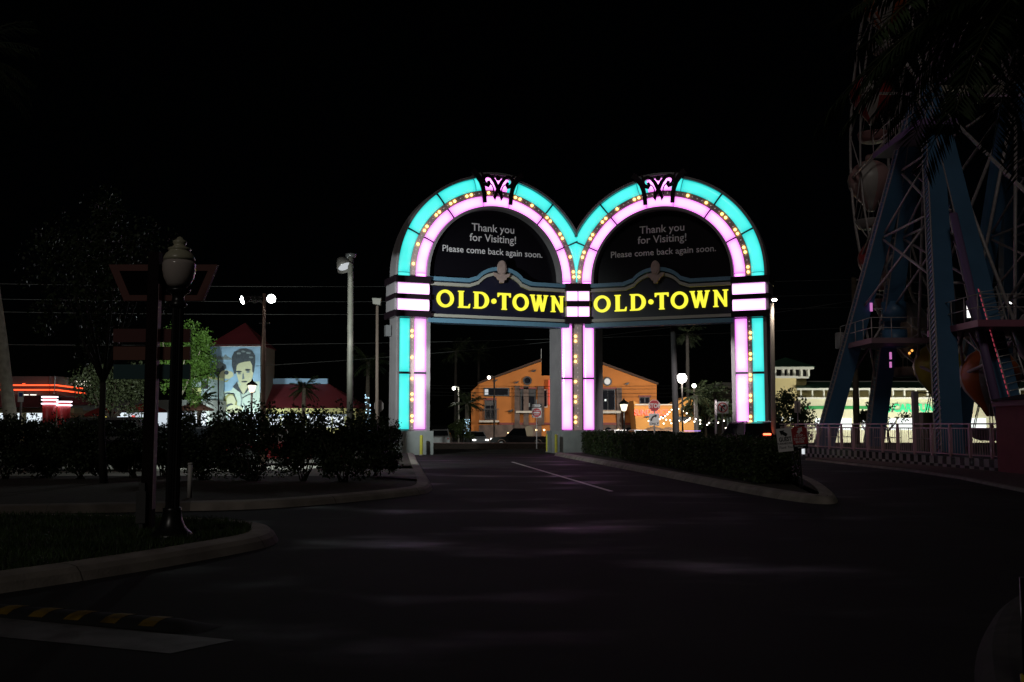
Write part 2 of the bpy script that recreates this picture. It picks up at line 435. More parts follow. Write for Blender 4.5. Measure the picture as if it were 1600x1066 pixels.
while s_ > .3:
    m = MB(); e0 = .004
    a_ = [hp0+t*(s_-.075)+nn_*o+Vector((0, 0, h+e0)) for o, h in prof[1:-1]]; b_ = [hp0+t*(s_+.075)+nn_*o+Vector((0, 0, h+e0)) for o, h in prof[1:-1]]
    ia, ib = m.add(a_), m.add(b_)
    for j in range(len(ia)-1): m.face((ia[j], ib[j], ib[j+1], ia[j+1]))
    m.build('stripe', YEL, rb); s_ -= .37
# pavement along the ride fence, cross street median and far pavement
sheet('sidewalk', [gr(1258, 717), gr(1420, 735), gr(1500, 747), gr(1600, 768), gr(1900, 830), (30, 25), (30, 45)], .06, mat('brick_paving', (.12, .07, .06), .85, var=.3, scale=6, bump=.3))
kerb(resample([Vector(gr(1258, 719)[:2]), Vector(gr(1420, 737)[:2]), Vector(gr(1500, 749)[:2]), Vector(gr(1600, 770)[:2]), Vector(gr(1900, 833)[:2])], .15), 1, prof=[(0, 0), (.02, .07), (.16, .075), (.16, 0)])
m = MB(); m.box((-90, 82.6, ZS-.2), (90, 82.9, ZS+.18)); m.box((-90, 85.6, ZS-.2), (90, 85.9, ZS+.66)); m.cur = 1; m.box((-90, 82.905, ZS-.2), (90, 85.595, ZS+.6)); struct(m.build('median', [mat('median_concrete', (.3, .2, .19), .85, var=.2, scale=.7), SOIL]))
m = MB(); m.box((-200, 104, ZS-.2), (200, 108, ZS+.13)); struct(m.build('sidewalk', WALK))
# concrete corner at the bottom right with a yellow post
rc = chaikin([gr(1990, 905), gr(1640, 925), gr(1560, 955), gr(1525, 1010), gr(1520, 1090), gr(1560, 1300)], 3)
kerb(resample(rc, .07), 1, mt=mat('shaded_kerb', (.05, .048, .045), .9, var=.3))  # dark tone paints in the shade over this corner kerb
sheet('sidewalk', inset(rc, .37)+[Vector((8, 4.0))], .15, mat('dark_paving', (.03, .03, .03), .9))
pb = gr(1611, 1085, .15); t_ = thing('bollard', 'dark steel post with a yellow sleeve at the corner pavement', 'bollard', pb)
MB().tube([pb, pb+Vector((0, 0, .62))], .035, 10).build('post', BLACKM, t_)
MB().tube([pb+Vector((0, 0, .0)), pb+Vector((0, 0, .1))], .05, 12).build('sleeve', mat('yellow_paint', (.6, .47, .02), .5), t_)

# ---------------------------------------------------------------- the double-arched illuminated gate
GA, GC, GB = Vector((-6.113, 53, 0)), Vector((3.762, 57, 0)), Vector((13.517, 53, 0))
uL = (GC-GA).normalized(); nL = Vector((uL.y, -uL.x, 0)); uR = (GC-GB).normalized(); nR = Vector((-uR.y, uR.x, 0))
TL = lambda q, v, w_=0.: GA + uL*q + nL*w_ + Vector((0, 0, v))
TR = lambda q, v, w_=0.: GB + uR*q + nR*w_ + Vector((0, 0, v))
CY = glow_mat('cyan_acrylic', (.012, .62, .60), (.085, 1.05, .96), (.02, .72, .7), 1.0)
PK = glow_mat('pink_acrylic', (1.3, .24, 1.3), (2.6, .82, 2.5), (1.3, .30, 1.3), 1.0)
WB = glow_mat('white_pink_acrylic', (1.6, .68, 1.6), (2.2, 1.05, 2.2), (1.5, .85, 1.5), 1.05)
FRAMEG = mat('gate_frame_paint', (.3, .28, .3), .55, var=.08, scale=1.5)
STRIPM = mat('bulb_channel', (.62, .46, .46), .5)
BASEM = mat('base_stucco', (.3, .32, .32), .85, var=.12, scale=2, bump=.3, bscale=60)
BANDM = mat('band_black', (.02, .012, .018), .25)
NAVY = mat('navy_board', (.012, .012, .03), .35)
BLUET = mat('blue_trim', (.13, .27, .40), .5, var=.06)
CREAM = mat('cream_trim', (.42, .4, .36), .55)
BOARD = mat('black_message_board', (.006, .005, .008), .25)
GREYT = mat('grey_lettering', (.85, .8, .85), .5)
ACORN = mat('acorn_pink', (.42, .30, .28), .6, var=.1)
BULB = em('gate_bulb', (1, .6, .16), 4.2)
BEAD = em('small_bulb', (1, .8, .8), .7)
YELT = em('yellow_lettering', (1, .93, .05), 1.12)
JOINT = mat('panel_joint', (.08, .08, .1), .35, .3)

gate = thing('entrance_gate', 'huge double arched gate glowing cyan and pink above the exit lane', 'gate', GC)
QC = (GC-GA).length; CU, CV = 5.6, 9.75; CLIP = QC-.03
def rmax(a, r): 
    c = math.cos(a)
    return min(r, (CLIP-CU)/c) if c > 1e-6 else r
def sector(m, T, r0, r1, a0, a1, w0, w1, n_=24):
    """solid arc segment, cut off where the two arches meet"""
    o = []; i = []
    for k in range(n_+1):
        a = a0+(a1-a0)*k/n_; R1 = rmax(a, r1)
        if R1 <= r0+.01: continue
        o.append((CU+R1*math.cos(a), CV+R1*math.sin(a))); i.append((CU+r0*math.cos(a), CV+r0*math.sin(a)))
    if len(o) < 2: return
    fo = m.add([T(u, v, w1) for u, v in o]); fi = m.add([T(u, v, w1) for u, v in i]); bo = m.add([T(u, v, w0) for u, v in o]); bi = m.add([T(u, v, w0) for u, v in i])
    for k in range(len(o)-1):
        m.face((fo[k], fo[k+1], fi[k+1], fi[k])); m.face((fo[k+1], fo[k], bo[k], bo[k+1])); m.face((fi[k], fi[k+1], bi[k+1], bi[k])); m.face((bo[k+1], bo[k], bi[k], bi[k+1]))
    for k in (0, -1): m.face((fo[k], bo[k], bi[k], fi[k]))
def glow_sector(m, T, r0, r1, a0, a1, w0=.02, bulge=.11, n_=14, nc=8):
    m.smooth = True; g_ = []
    for k in range(n_+1):
        a = a0+(a1-a0)*k/n_; R1 = max(rmax(a, r1), r0+.004)
        g_.append(m.add([T(CU+(r0+(R1-r0)*t/nc)*math.cos(a), CV+(r0+(R1-r0)*t/nc)*math.sin(a), w0+bulge*math.sqrt(max(0, 1-(2*t/nc-1)**2))) for t in range(nc+1)]))
    for k in range(n_):
        for t in range(nc):
            m.face((g_[k][t], g_[k+1][t], g_[k+1][t+1], g_[k][t+1]), [(t/nc, k/n_), (t/nc, (k+1)/n_), ((t+1)/nc, (k+1)/n_), ((t+1)/nc, k/n_)])
    m.smooth = False
def glow_rect(m, T, u0, u1, v0, v1, w0=.02, bulge=.11, nc=8, across='u'):
    m.smooth = True
    for t in range(nc):
        f0, f1 = t/nc, (t+1)/nc; b0 = w0+bulge*math.sqrt(max(0, 1-(2*f0-1)**2)); b1 = w0+bulge*math.sqrt(max(0, 1-(2*f1-1)**2))
        if across == 'u':
            m.quad(T(u0+(u1-u0)*f0, v0, b0), T(u0+(u1-u0)*f1, v0, b1), T(u0+(u1-u0)*f1, v1, b1), T(u0+(u1-u0)*f0, v1, b0), [(f0, 0), (f1, 0), (f1, 1), (f0, 1)])
        else:
            m.quad(T(u0, v0+(v1-v0)*f0, b0), T(u1, v0+(v1-v0)*f0, b0), T(u1, v0+(v1-v0)*f1, b1), T(u0, v0+(v1-v0)*f1, b1), [(f0, 0), (f0, 1), (f1, 1), (f1, 0)])
    m.smooth = False
bulb_me = None
def bulb(p, n_, mt=BULB, r=.078):
    global bulb_me
    if bulb_me is None:
        m = MB(); m.ball((0, 0, 0), r, 10, 6); o = m.build('bulb', mt, gate); bulb_me = o.data
        for q in bulb_me.vertices: q.co += OFF['entrance_gate']
        o.location = Vector(p)-OFF['entrance_gate']; return
    o = bpy.data.objects.new('bulb', bulb_me); C.objects.link(o); o.parent = gate; o.location = Vector(p)-OFF['entrance_gate']
def px_bulbs(T, A_, n_, pts, side):
    for x, y in pts:
        r_ = ray(x, y); t = ((A_ + n_*.09 - Vector((0, 0, CZ))).dot(n_))/r_.dot(n_); p = Vector((0, 0, CZ))+r_*t
        if y < 434:                                   # on the arch: seat it in the curved channel
            ud = uL if T is TL else uR; du, dv = (p-A_).dot(ud)-CU, max(p.z-CV, -.1); l = math.hypot(du, dv); p = T(CU+du/l*4.81, CV+dv/l*4.81, .1)
        bulb(p, n_)

D2 = math.radians
for T, n_, tone in ((TL, nL, 0), (TR, nR, 1)):
    # masonry base
    m = MB(); m.box((-.2, -.12, -1.5), (1.9, 1.26, .42), lambda a, b_, c: T(a, b_, c)); m.build('base', BASEM, gate)
    # column body with side walls and raised edges
    m = MB(); m.box((-.13, 1.26, -1.15), (1.76, 7.34, 0), T)
    m.box((-.13, 1.26, .0), (.05, 7.34, .2), T); m.box((1.57, 1.26, 0), (1.76, 7.34, .2), T); col_ = m.build('column', FRAMEG, gate)
    m = MB(); m.box((.68, 1.3, 0), (.91, 7.3, .06), T); strip_o = m.build('bulb_channel', STRIPM, gate)
    m = MB()
    for k in range(23):
        v_ = 1.5+k*.256; p = T(.795, v_, .065); m.ball(p, .022, 6, 4)
    m.build('small_bulbs', BEAD, strip_o)['kind'] = 'stuff'
    for v0, v1 in ((1.36, 4.3), (4.42, 7.28)):
        m = MB(); glow_rect(m, T, .06, .66, v0, v1); m.build('cyan_panel', CY, gate)
        m = MB(); glow_rect(m, T, .93, 1.55, v0, v1); m.build('pink_panel', PK, gate)
    for q0, q1 in ((.06, .66), (.93, 1.55)): m = MB(); m.box((q0, 4.3, .02), (q1, 4.42, .14), T); m.build('joint_bar', JOINT, gate)
    # capital: black bands and two white light boxes
    for v0, v1, o_ in ((9.15, 9.52, .12), (8.29, 8.56, .06), (7.32, 7.67, .12)):
        m = MB(); m.box((-.3-o_*.6, v0, -1.35-o_), (1.66, v1, .5+o_), T); m.build('band', BANDM, gate)
    for v0, v1 in ((7.67, 8.29), (8.56, 9.15)):
        m = MB(); m.box((-.3, v0, -1.35), (1.6, v1, .42), T); m.build('light_box', mat('box_side', (.38, .35, .38), .5), gate)
        m = MB(); glow_rect(m, T, -.14, 1.6, v0+.005, v1-.005, .425, .08, 6, 'v'); m.build('white_panel', WB, gate)
    # arch: structural ring, channel, panels
    m = MB(); sector(m, T, 3.9, 5.8, 0, PI, -1.0, 0, 64)
    m.box((CU-5.8, 9.5, -1.0), (CU-3.9, CV, 0), T)
    if True: m.box((CU+3.9, 9.5, -1.0), (CLIP, CV, 0), T)
    sector(m, T, 5.66, 5.8, 0, PI, 0, .2, 64); sector(m, T, 3.9, 4.04, 0, PI, 0, .2, 64)
    m.box((CU-5.8, 9.5, 0), (CU-5.66, CV, .2), T); m.box((CU-4.04, 9.5, 0), (CU-3.9, CV, .2), T); m.box((CU+3.9, 9.5, 0), (CU+4.04, CV, .2), T)
    arch = m.build('arch', FRAMEG, gate)
    m = MB(); sector(m, T, 4.655, 4.955, 0, PI, 0, .06, 64); m.box((CU-4.955, 9.5, 0), (CU-4.655, CV, .06), T); m.box((CU+4.655, 9.5, 0), (CU+4.955, CV, .06), T)
    ch = m.build('bulb_channel', STRIPM, gate)
    m = MB()
    for k in range(52):
        a = PI*(k+.5)/52; m.ball(T(CU+4.805*math.cos(a), CV+4.805*math.sin(a), .065), .022, 6, 4)
    m.build('small_bulbs', BEAD, ch)['kind'] = 'stuff'
    KA = D2(13.5)                                     # half width of the keystone
    cuts = [D2(0), D2(25.5), D2(52), PI/2-KA]; 
    segs = [(cuts[i], cuts[i+1]) for i in range(3)]; segs += [(PI-b_, PI-a) for a, b_ in segs][::-1]
    for a0, a1 in segs:
        e = D2(.45); KP = D2(3.2); b0, b1 = (a0, a1+KP) if abs(a1-(PI/2-KA)) < 1e-6 else ((a0-KP, a1) if abs(a0-(PI/2+KA)) < 1e-6 else (a0, a1))
        m = MB(); glow_sector(m, T, 4.97, 5.64, a0+e, a1-e)
        if rmax((a0+a1)/2, 5.64) > 4.95: m.build('cyan_panel', CY, gate)
        m = MB(); glow_sector(m, T, 4.06, 4.63, b0+e, b1-e); m.build('pink_panel', PK, gate)
    for a in (D2(25.5), D2(52), PI-D2(52), PI-D2(25.5)):
        for q0, q1 in ((4.06, 4.63), (4.97, 5.64)):
            m = MB(); sector(m, T, q0, q1, a-e, a+e, .02, .15, 2); m.build('joint_bar', JOINT, gate)
    for q0, q1 in ((CU-5.64, CU-4.97),):
        m = MB(); glow_rect(m, T, q0, q1, 9.53, CV, .02, .16); m.build('cyan_panel', CY, gate)
    for q0, q1 in ((CU-4.63, CU-4.06), (CU+4.06, CU+4.63)):
        m = MB(); glow_rect(m, T, q0, q1, 9.53, CV, .02, .16); m.build('pink_panel', PK, gate)
    # keystone: pink and cyan light behind wrought scrolls
    m = MB(); glow_sector(m, T, 4.06, 4.63, PI/2-KA+D2(3.2), PI/2+KA-D2(3.2)); m.build('pink_panel', PK, gate)
    m = MB(); glow_sector(m, T, 4.97, 5.78, PI/2-D2(7.5), PI/2+D2(7.5)); m.build('pink_panel', PK, gate)
    for s_ in (-1, 1):
        a_ = PI/2+s_*D2(10.5); m = MB(); glow_sector(m, T, 4.97, 5.72, a_-D2(3), a_+D2(3)); m.build('cyan_panel', CY, gate)
    m = MB(); sector(m, T, 5.80, 5.93, PI/2-D2(13), PI/2+D2(13), -1.0, .3, 14); ks = m.build('keystone_cap', FRAMEG, gate)
    m = MB(); kc = CU
    def zz(pts): return [((x-800)*.00248, 13.93+(880-y)*.00248) for x, y in pts]
    for s_ in (1, -1):
        f = lambda pts: [(kc+s_*a, b_) for a, b_ in zz(pts)]
        m.ribbon(f([(195, 175), (250, 215), (320, 300), (400, 420), (450, 560), (478, 700), (490, 890)]), [.3, .3, .3, .27, .25, .24, .24], .28, .36, T)
        m.ribbon(f([(470, 440), (440, 370), (470, 300), (550, 270), (640, 300), (720, 400), (790, 540), (850, 660), (885, 760)]), [.2, .24, .24, .2, .2, .21, .23, .2, .16], .36 if s_ > 0 else .375, .42 if s_ > 0 else .435, T)
        m.ribbon(f([(470, 440), (520, 480), (560, 500), (590, 450), (560, 390)]), [.2, .22, .22, .2, .16], .36, .41, T)
        m.ribbon(f([(600, 430), (660, 470), (695, 540), (705, 620), (690, 690)]), .06, .3, .34, T)
        m.prism(f([(835, 725), (925, 745), (870, 830)]), .37, .415+.012*s_, T)
        m.ribbon(f([(395, 190), (430, 240), (440, 330)]), .09, .3, .35, T)
    m.prism([(kc+.15*math.cos(a), 15.34+.15*math.sin(a)) for a in [2*PI*k/16 for k in range(16)]], .37, .44, T)
    m.build('keystone_ironwork', BANDM, gate)
    # dark message board filling the arch
    m = MB(); pts = [(CU+3.92*math.cos(PI*k/40), CV+3.92*math.sin(PI*k/40)) for k in range(41)] + [(CU-3.92, 8.6), (CU+3.92, 8.6)]
    m.prism(pts, -.45, -.35, T); mb = m.build('message_board', BOARD, gate)
    # marquee sign board with humped top
    u0, u1 = 1.62, QC-.66; uc = (u0+u1)/2
    def top(o_):      # upper outline, set in by o_
        hw = 1.92-o_*.3; R_ = 1.55
        p = [(u1, 9.6-o_), (uc+hw, 9.6-o_)]
        p += [(uc+1.5*math.cos(a)*(1-.12*o_), 9.35-o_+1.0*math.sin(a)) for a in [D2(26)+(PI-D2(52))*k/22 for k in range(23)]]
        return p + [(uc-hw, 9.6-o_), (u0, 9.6-o_)]
    def rail(o0, o1, w0, w1, name, mt):
        a, b_ = top(o0), top(o1); m = MB()
        fo = m.add([T(u, v, w1) for u, v in a]); fi = m.add([T(u, v, w1) for u, v in b_]); bo = m.add([T(u, v, w0) for u, v in a]); bi = m.add([T(u, v, w0) for u, v in b_])
        for k in range(len(a)-1):
            m.face((fo[k], fo[k+1], fi[k+1], fi[k])); m.face((fo[k+1], fo[k], bo[k], bo[k+1])); m.face((fi[k], fi[k+1], bi[k+1], bi[k]))
        for k in (0, -1): m.face((fo[k], bo[k], bi[k], fi[k]))
        return m
    m = MB(); m.prism(top(.1)[::-1] + [(u1, 7.2), (u0, 7.2)][::1], -.5, .1, T)
    sb = m.build('sign_board', NAVY, gate)
    m = rail(0, .21, .1, .34, '', BLUET); m.box((u0, 7.1, -.5), (u1, 7.34, .34), T); m.build('blue_trim', BLUET, sb)
    m = rail(.29, .46, .1, .26, '', CREAM); m.box((u0, 7.42, .1), (u1, 7.58, .26), T); m.build('cream_trim', CREAM, sb)
    # acorn finial hanging over the rail
    cu_, cv_ = uc, 10.05
    m = MB(); m.prism(ell(cu_, cv_+.22, .25, .42, 22), .34, .52, T); m.prism(ell(cu_, cv_+.22, .17, .33, 18), .52, .58, T)
    m.prism([(cu_-.5, cv_-.05), (cu_-.42, cv_-.25), (cu_-.3, cv_-.32), (cu_-.22, cv_-.45), (cu_-.12, cv_-.47), (cu_-.11, cv_-.62), (cu_+.11, cv_-.62), (cu_+.12, cv_-.47), (cu_+.22, cv_-.45), (cu_+.3, cv_-.32), (cu_+.42, cv_-.25), (cu_+.5, cv_-.05), (cu_+.27, cv_-.12), (cu_, cv_-.2), (cu_-.27, cv_-.12)], .34, .5, T)
    m.build('acorn_ornament', ACORN, gate)
    # lettering runs left to right on both halves
    Lo = (lambda s, v, w_=0.: TL(u0+s, v, w_)) if not tone else (lambda s, v, w_=0.: TR(u1-s, v, w_))
    H = .93; bv = 7.98; w0, w1 = .1, .2; E2 = lambda pts, x: [(x+a*H, bv+b_*H) for a, b_ in pts]
    for x, wd in ((.5, .98), (4.96, .96)):
        m = MB(); m.ring(ell(x+wd/2, bv+H/2, wd/2, H*.52, 36), ell(x+wd/2, bv+H/2, wd/2-.19, H*.52-.15, 36), w0, w1, Lo); m.build('letter', YELT, sb)
    m = MB(); m.prism(E2([(0,0),(.72,0),(.75,.25),(.70,.25),(.63,.1),(.31,.1),(.31,.93),(.37,.95),(.37,1),(0,1),(0,.95),(.07,.93),(.07,.07),(0,.05)], 1.73), w0, w1, Lo); m.build('letter', YELT, sb)
    arc_o = ell(.42, .5, .53, .5, 18, -PI/2, PI/2, True); arc_i = ell(.40, .5, .31, .4, 18, -PI/2, PI/2, True)
    m = MB(); m.ring(E2([(-.03, 0)] + arc_o + [(-.03, 1), (-.03, .95), (.05, .92), (.05, .08), (-.03, .05)], 2.65), E2([(.27, .1)] + arc_i + [(.27, .9), (.27, .88), (.27, .85), (.27, .15), (.27, .12)], 2.65), w0, w1, Lo); m.build('letter', YELT, sb)
    m = MB(); m.prism(ell(3.83, bv+.45, .14, .14, 20), w0, w1, Lo); m.build('dot', YELT, sb)
    m = MB(); m.prism(E2([(.25,0),(.58,0),(.58,.05),(.53,.07),(.53,.88),(.72,.88),(.77,.76),(.83,.76),(.83,1),(0,1),(0,.76),(.06,.76),(.11,.88),(.30,.88),(.30,.07),(.25,.05)], 4.06), w0, w1, Lo); m.build('letter', YELT, sb)
    m = MB(); m.prism(E2([(0,1),(0,.95),(.06,.93),(.30,0),(.46,0),(.60,.5),(.74,0),(.90,0),(1.12,.93),(1.18,.95),(1.18,1),(.90,1),(.90,.95),(.95,.93),(.83,.36),(.70,.93),(.74,.95),(.74,1),(.46,1),(.46,.95),(.51,.93),(.38,.36),(.25,.93),(.30,.95),(.30,1)], 6.02), w0, w1, Lo); m.build('letter', YELT, sb)
    m = MB(); m.prism(E2([(0,0),(.30,0),(.30,.05),(.24,.07),(.24,.68),(.66,0),(.80,0),(.80,.93),(.88,.95),(.88,1),(.56,1),(.56,.95),(.64,.93),(.64,.34),(.24,1),(0,1),(0,.95),(.08,.91),(.08,.07),(0,.05)], 7.3), w0, w1, Lo); m.build('letter', YELT, sb)
    Lm = (lambda s, v, w_=0.: TL(CU+s, v, w_)) if not tone else (lambda s, v, w_=0.: TR(CU-s, v, w_))
    m = MB(); m.text('Thank you', .61, Lm, 0, 12.42, bold=.009, w=-.35, ext=.01); m.build('message_line', GREYT, mb)
    m = MB(); m.text('for Visiting!', .61, Lm, 0, 11.84, bold=.009, w=-.35, ext=.01); m.build('message_line', GREYT, mb)
    m = MB(); m.text('Please come back again soon.', .51, Lm, 0, 11.14, bold=.009, w=-.35, ext=.01); m.build('message_line', GREYT, mb)
# middle column: wedge that closes the angle between the two halves
T = frame(GC+Vector((0, 0, 0)), (1, 0, 0), (0, -1, 0))
def wedge(m, f, bk, v0, v1, w1, w0=-1.2):
    p = [T(-f, v0, w1), T(f, v0, w1), T(bk, v0, w0), T(-bk, v0, w0)]; q = [a+Vector((0, 0, v1-v0)) for a in p]; i = m.add(p+q)
    for k in ((0,1,5,4),(1,2,6,5),(2,3,7,6),(3,0,4,7),(3,2,1,0),(4,5,6,7)): m.face([i[j] for j in k])
m = MB(); wedge(m, 1.5, 1.75, -.12, 1.24, .55, -1.5); m.build('base', BASEM, gate)
m = MB(); wedge(m, 1.0, 1.55, 1.24, 7.34, 0)
for x0, x1 in ((-1.0, -.92), (.92, 1.0)): m.box((x0, 1.24, 0), (x1, 7.34, .2), T)
m.build('column', FRAMEG, gate)
m = MB(); m.box((-.31, 1.28, 0), (.31, 7.3, .05), T); sto = m.build('bulb_channel', STRIPM, gate)
m = MB(); m.box((-.30, 1.3, .05), (-.24, 7.3, .1), T); m.box((.24, 1.3, .05), (.30, 7.3, .1), T); m.build('channel_rail', mat('rose_chrome', (.6, .4, .45), .25, .8), sto)
m = MB()
for k in range(23): m.ball(T(0, 1.5+k*.256, .055), .022, 6, 4)
m.build('small_bulbs', BEAD, sto)['kind'] = 'stuff'
for x0, x1 in ((-.92, -.33), (.33, .92)):
    for v0, v1 in ((1.32, 4.18), (4.28, 7.28)):
        m = MB(); glow_rect(m, T, x0, x1, v0, v1); m.build('pink_panel', PK, gate)
for q0, q1 in ((-.92, -.33), (.33, .92)): m = MB(); m.box((q0, 4.18, .02), (q1, 4.28, .14), T); m.build('joint_bar', JOINT, gate)
for v0, v1, f in ((9.18, 9.62, .66), (8.3, 8.62, .62), (7.3, 7.72, .68)):
    m = MB(); wedge(m, f+.02, 1.2, v0, v1, .75, -.4); m.build('band', BANDM, gate)
for v0, v1 in ((7.72, 8.3), (8.62, 9.18)):
    m = MB(); wedge(m, .62, 1.1, v0, v1, .66, -.4); m.build('light_box', mat('box_side', (.38, .35, .38), .5), gate)
    for x0, x1 in ((-.64, -.03), (.03, .64)):
        m = MB(); glow_rect(m, T, x0, x1, v0+.01, v1-.01, .67, .05, 6, 'v'); m.build('white_panel', WB, gate)
# the lit marquee bulbs, where each one sits along the channels
z1 = lambda L_: [(590+a/4.845, 250+b_/4.845) for a, b_ in L_]; z2 = lambda L_: [(880+a/4.845, 250+b_/4.845) for a, b_ in L_]
px_bulbs(TL, GA, nL, z1([(258,783),(290,630),(340,523),(357,490),(425,397),(447,370),(535,300),(567,282),(663,238),(698,226),(838,215),(1052,250),(1087,267),(1180,323),(1292,425),(1314,457),(1382,560),(1402,592),(1457,735),(1478,848),(1480,886)]), 0)
px_bulbs(TR, GB, nR, z2([(117,848),(117,886),(138,735),(150,697),(196,592),(213,560),(287,461),(313,433),(398,355),(532,280),(567,266),(950,250),(1092,308),(1213,398),(1240,427),(1312,520),(1332,551),(1381,657),(1393,693),(1414,808),(1417,847)]), 1)
px_bulbs(TL, GA, nL, [(644, y) for y in (517,525,558.4,591.6,616,624.5,650,658)], 0)
px_bulbs(TR, GB, nR, [(1172.5, y) for y in (520,528,553,561,586,593.5,618,626,651,659)], 1)
px_bulbs(T, GC, Vector((0, -1, 0)), [(899.3, y) for y in (525.5,533,557,565,596.4,620,628,652,659.7)], 0)
# conduit box and bollards at the gate feet
m = MB(); m.box((-.5, 6.35, -.9), (-.2, 6.95, -.6), TL); m.build('junction_box', mat('box_grey', (.14, .14, .15), .5), gate)
for px_, Y_, lb, dy in ((659, 52.2, 'bright yellow bollard before the left base of the gate', 0), (868.5, 55.9, 'yellow bollard before the middle base beside the hedge', 0), (855, 58.2, 'yellow bollard half behind the middle gate base', 0)):
    x_ = (px_-800)/F0*Y_; t_ = thing('bollard', lb, 'bollard', (x_, Y_, 0), 'yellow bollards at the gate')
    m = MB(); m.tube([(x_, Y_, 0), (x_, Y_, 1.0)], .085, 14, False); m.lathe([(.085, 1.0), (.07, 1.04), (.001, 1.06)], (x_, Y_, 0), 14); m.build('pipe', mat('yellow_pipe', (.55, .5, .05), .5, var=.1), t_)
    m = MB(); m.tube([(x_, Y_, 0), (x_, Y_, .05)], .12, 14); m.build('collar', CONC, t_)

# ---------------------------------------------------------------- street lamps and sign posts near the viewer
def cyl_prof(T=None): pass
lb = gr(268, 840, .15)
t_ = thing('street_lamp', 'unlit black fluted street lamp with an acorn globe on the lawn island', 'street lamp', lb)
m = MB(); m.lathe([(.265, 0), (.275, .03), (.25, .06), (.2, .1), (.16, .16), (.13, .24), (.115, .34), (.12, .37), (.1, .39)], lb, 24); m.build('base', BLACKM, t_)
m = MB()
fl = []
for k, (r, z) in enumerate([(.088, .39), (.085, 1.2), (.08, 2.2), (.073, 2.98)]):
    fl.append(m.add([lb+Vector(((r-(.012 if j % 2 else 0))*math.cos(2*PI*j/32), (r-(.012 if j % 2 else 0))*math.sin(2*PI*j/32), z)) for j in range(32)]))
for a, b_ in zip(fl, fl[1:]):
    for j in range(32): m.face((a[j], a[(j+1) % 32], b_[(j+1) % 32], b_[j]))
m.build('fluted_shaft', BLACKM, t_)
m = MB(); m.lathe([(.075, 2.98), (.11, 3.0), (.115, 3.03), (.085, 3.06), (.075, 3.12), (.09, 3.16), (.15, 3.185), (.16, 3.22), (.11, 3.235)], lb, 24); m.build('collar', BLACKM, t_)
GLOBE = mat('frosted_globe', (.75, .66, .60), .16, spec=.9); b = GLOBE.node_tree.nodes['Principled BSDF']; b.inputs['Transmission Weight'].default_value = .25; b.inputs['IOR'].default_value = 1.3; b.inputs['Coat Weight'].default_value = .6
m = MB(); m.lathe([(.10, 3.235), (.15, 3.29), (.19, 3.37), (.213, 3.47), (.215, 3.55), (.2, 3.60)], lb, 28); m.build('globe', GLOBE, t_)
m = MB(); m.lathe([(.205, 3.60), (.2, 3.64), (.175, 3.69), (.14, 3.725), (.135, 3.74), (.15, 3.75), (.145, 3.77), (.09, 3.785), (.075, 3.82), (.09, 3.84), (.085, 3.865), (.05, 3.885), (.035, 3.91), (.001, 3.93)], lb, 28)
m.build('globe_cap', mat('olive_cap', (.5, .48, .34), .3, spec=.7), t_)
m = MB(); m.ball(lb+Vector((0, 0, 3.44)), .055, 12, 8); m.build('bulb', mat('off_bulb', (.7, .68, .62), .2), t_)

sp_ = gr(230, 830, .15)
t_ = thing('signpost', 'dark square signpost with three boards and a red framed panel on top', 'signpost', sp_)
Ts = facing(sp_)
m = MB(); m.box((-.075, 0, -.075), (.075, 3.85, .075), Ts); m.build('post', mat('post_brown', (.012, .007, .007), .7, spec=.08), t_)
m = MB(); m.box((.0752, .3, -.06), (.082, 3.4, .06), Ts); m.build('lit_post_edge', mat('lit_post_edge', (.85, .6, .63), .5), t_)  # pink gate light painted onto this side of the post
MR = mat('board_maroon', (.10, .02, .018), .6); MB2 = mat('board_brown', (.16, .055, .035), .6); MT = mat('board_teal', (.025, .085, .095), .6)
for y0, y1, mm, o_ in ((513, 534, MR, 0), (541, 562, MB2, 0), (569, 592, MT, 0)):
    a, c = at(173, y1, sp_.y), at(294, y0, sp_.y); m = MB(); m.box((a.x-sp_.x, a.z-sp_.z, -.12), (c.x-sp_.x, c.z-sp_.z, -.079), Ts); m.build('direction_board', mm, t_)
def P2(x, y, Y): p = at(x, y, Y); return (p.x-sp_.x, p.z-sp_.z)
o_ = [P2(*q, sp_.y) for q in ((166, 412), (337, 412), (314, 469), (190, 469))]; i_ = [P2(*q, sp_.y) for q in ((183, 422), (322, 422), (305, 460), (199, 460))]
m = MB(); m.ring(o_, i_, -.16, -.079, Ts); m.build('panel_frame', mat('frame_red', (.13, .03, .02), .55), t_)
m = MB(); m.prism(i_, -.14, -.1, Ts); m.build('panel', mat('panel_black', (.002, .002, .002), .7, spec=.05), t_)
m = MB(); m.box((-.11, .12, .076), (.02, .55, .15), Ts); m.box((-.085, .55, .08), (.0, .66, .14), Ts); m.box((-.07, 0, .09), (-.02, .12, .13), Ts); m.build('electrical_box', mat('grey_box', (.06, .06, .06), .5), t_)
# white marker stake and trunk in the planting bed
q = gr(296, 778, .145); t_ = thing('marker_stake', 'short white stake standing in the mulch bed behind the lamp', 'stake', q)
MB().tube([q, q+Vector((0, 0, .66))], .045, 10).build('pipe', mat('white_pipe', (.6, .58, .55), .6), t_)
MB().lathe([(.05, .66), (.05, .69), (.001, .7)], q, 10).build('cap', mat('white_pipe', (.6, .58, .55), .6), t_)

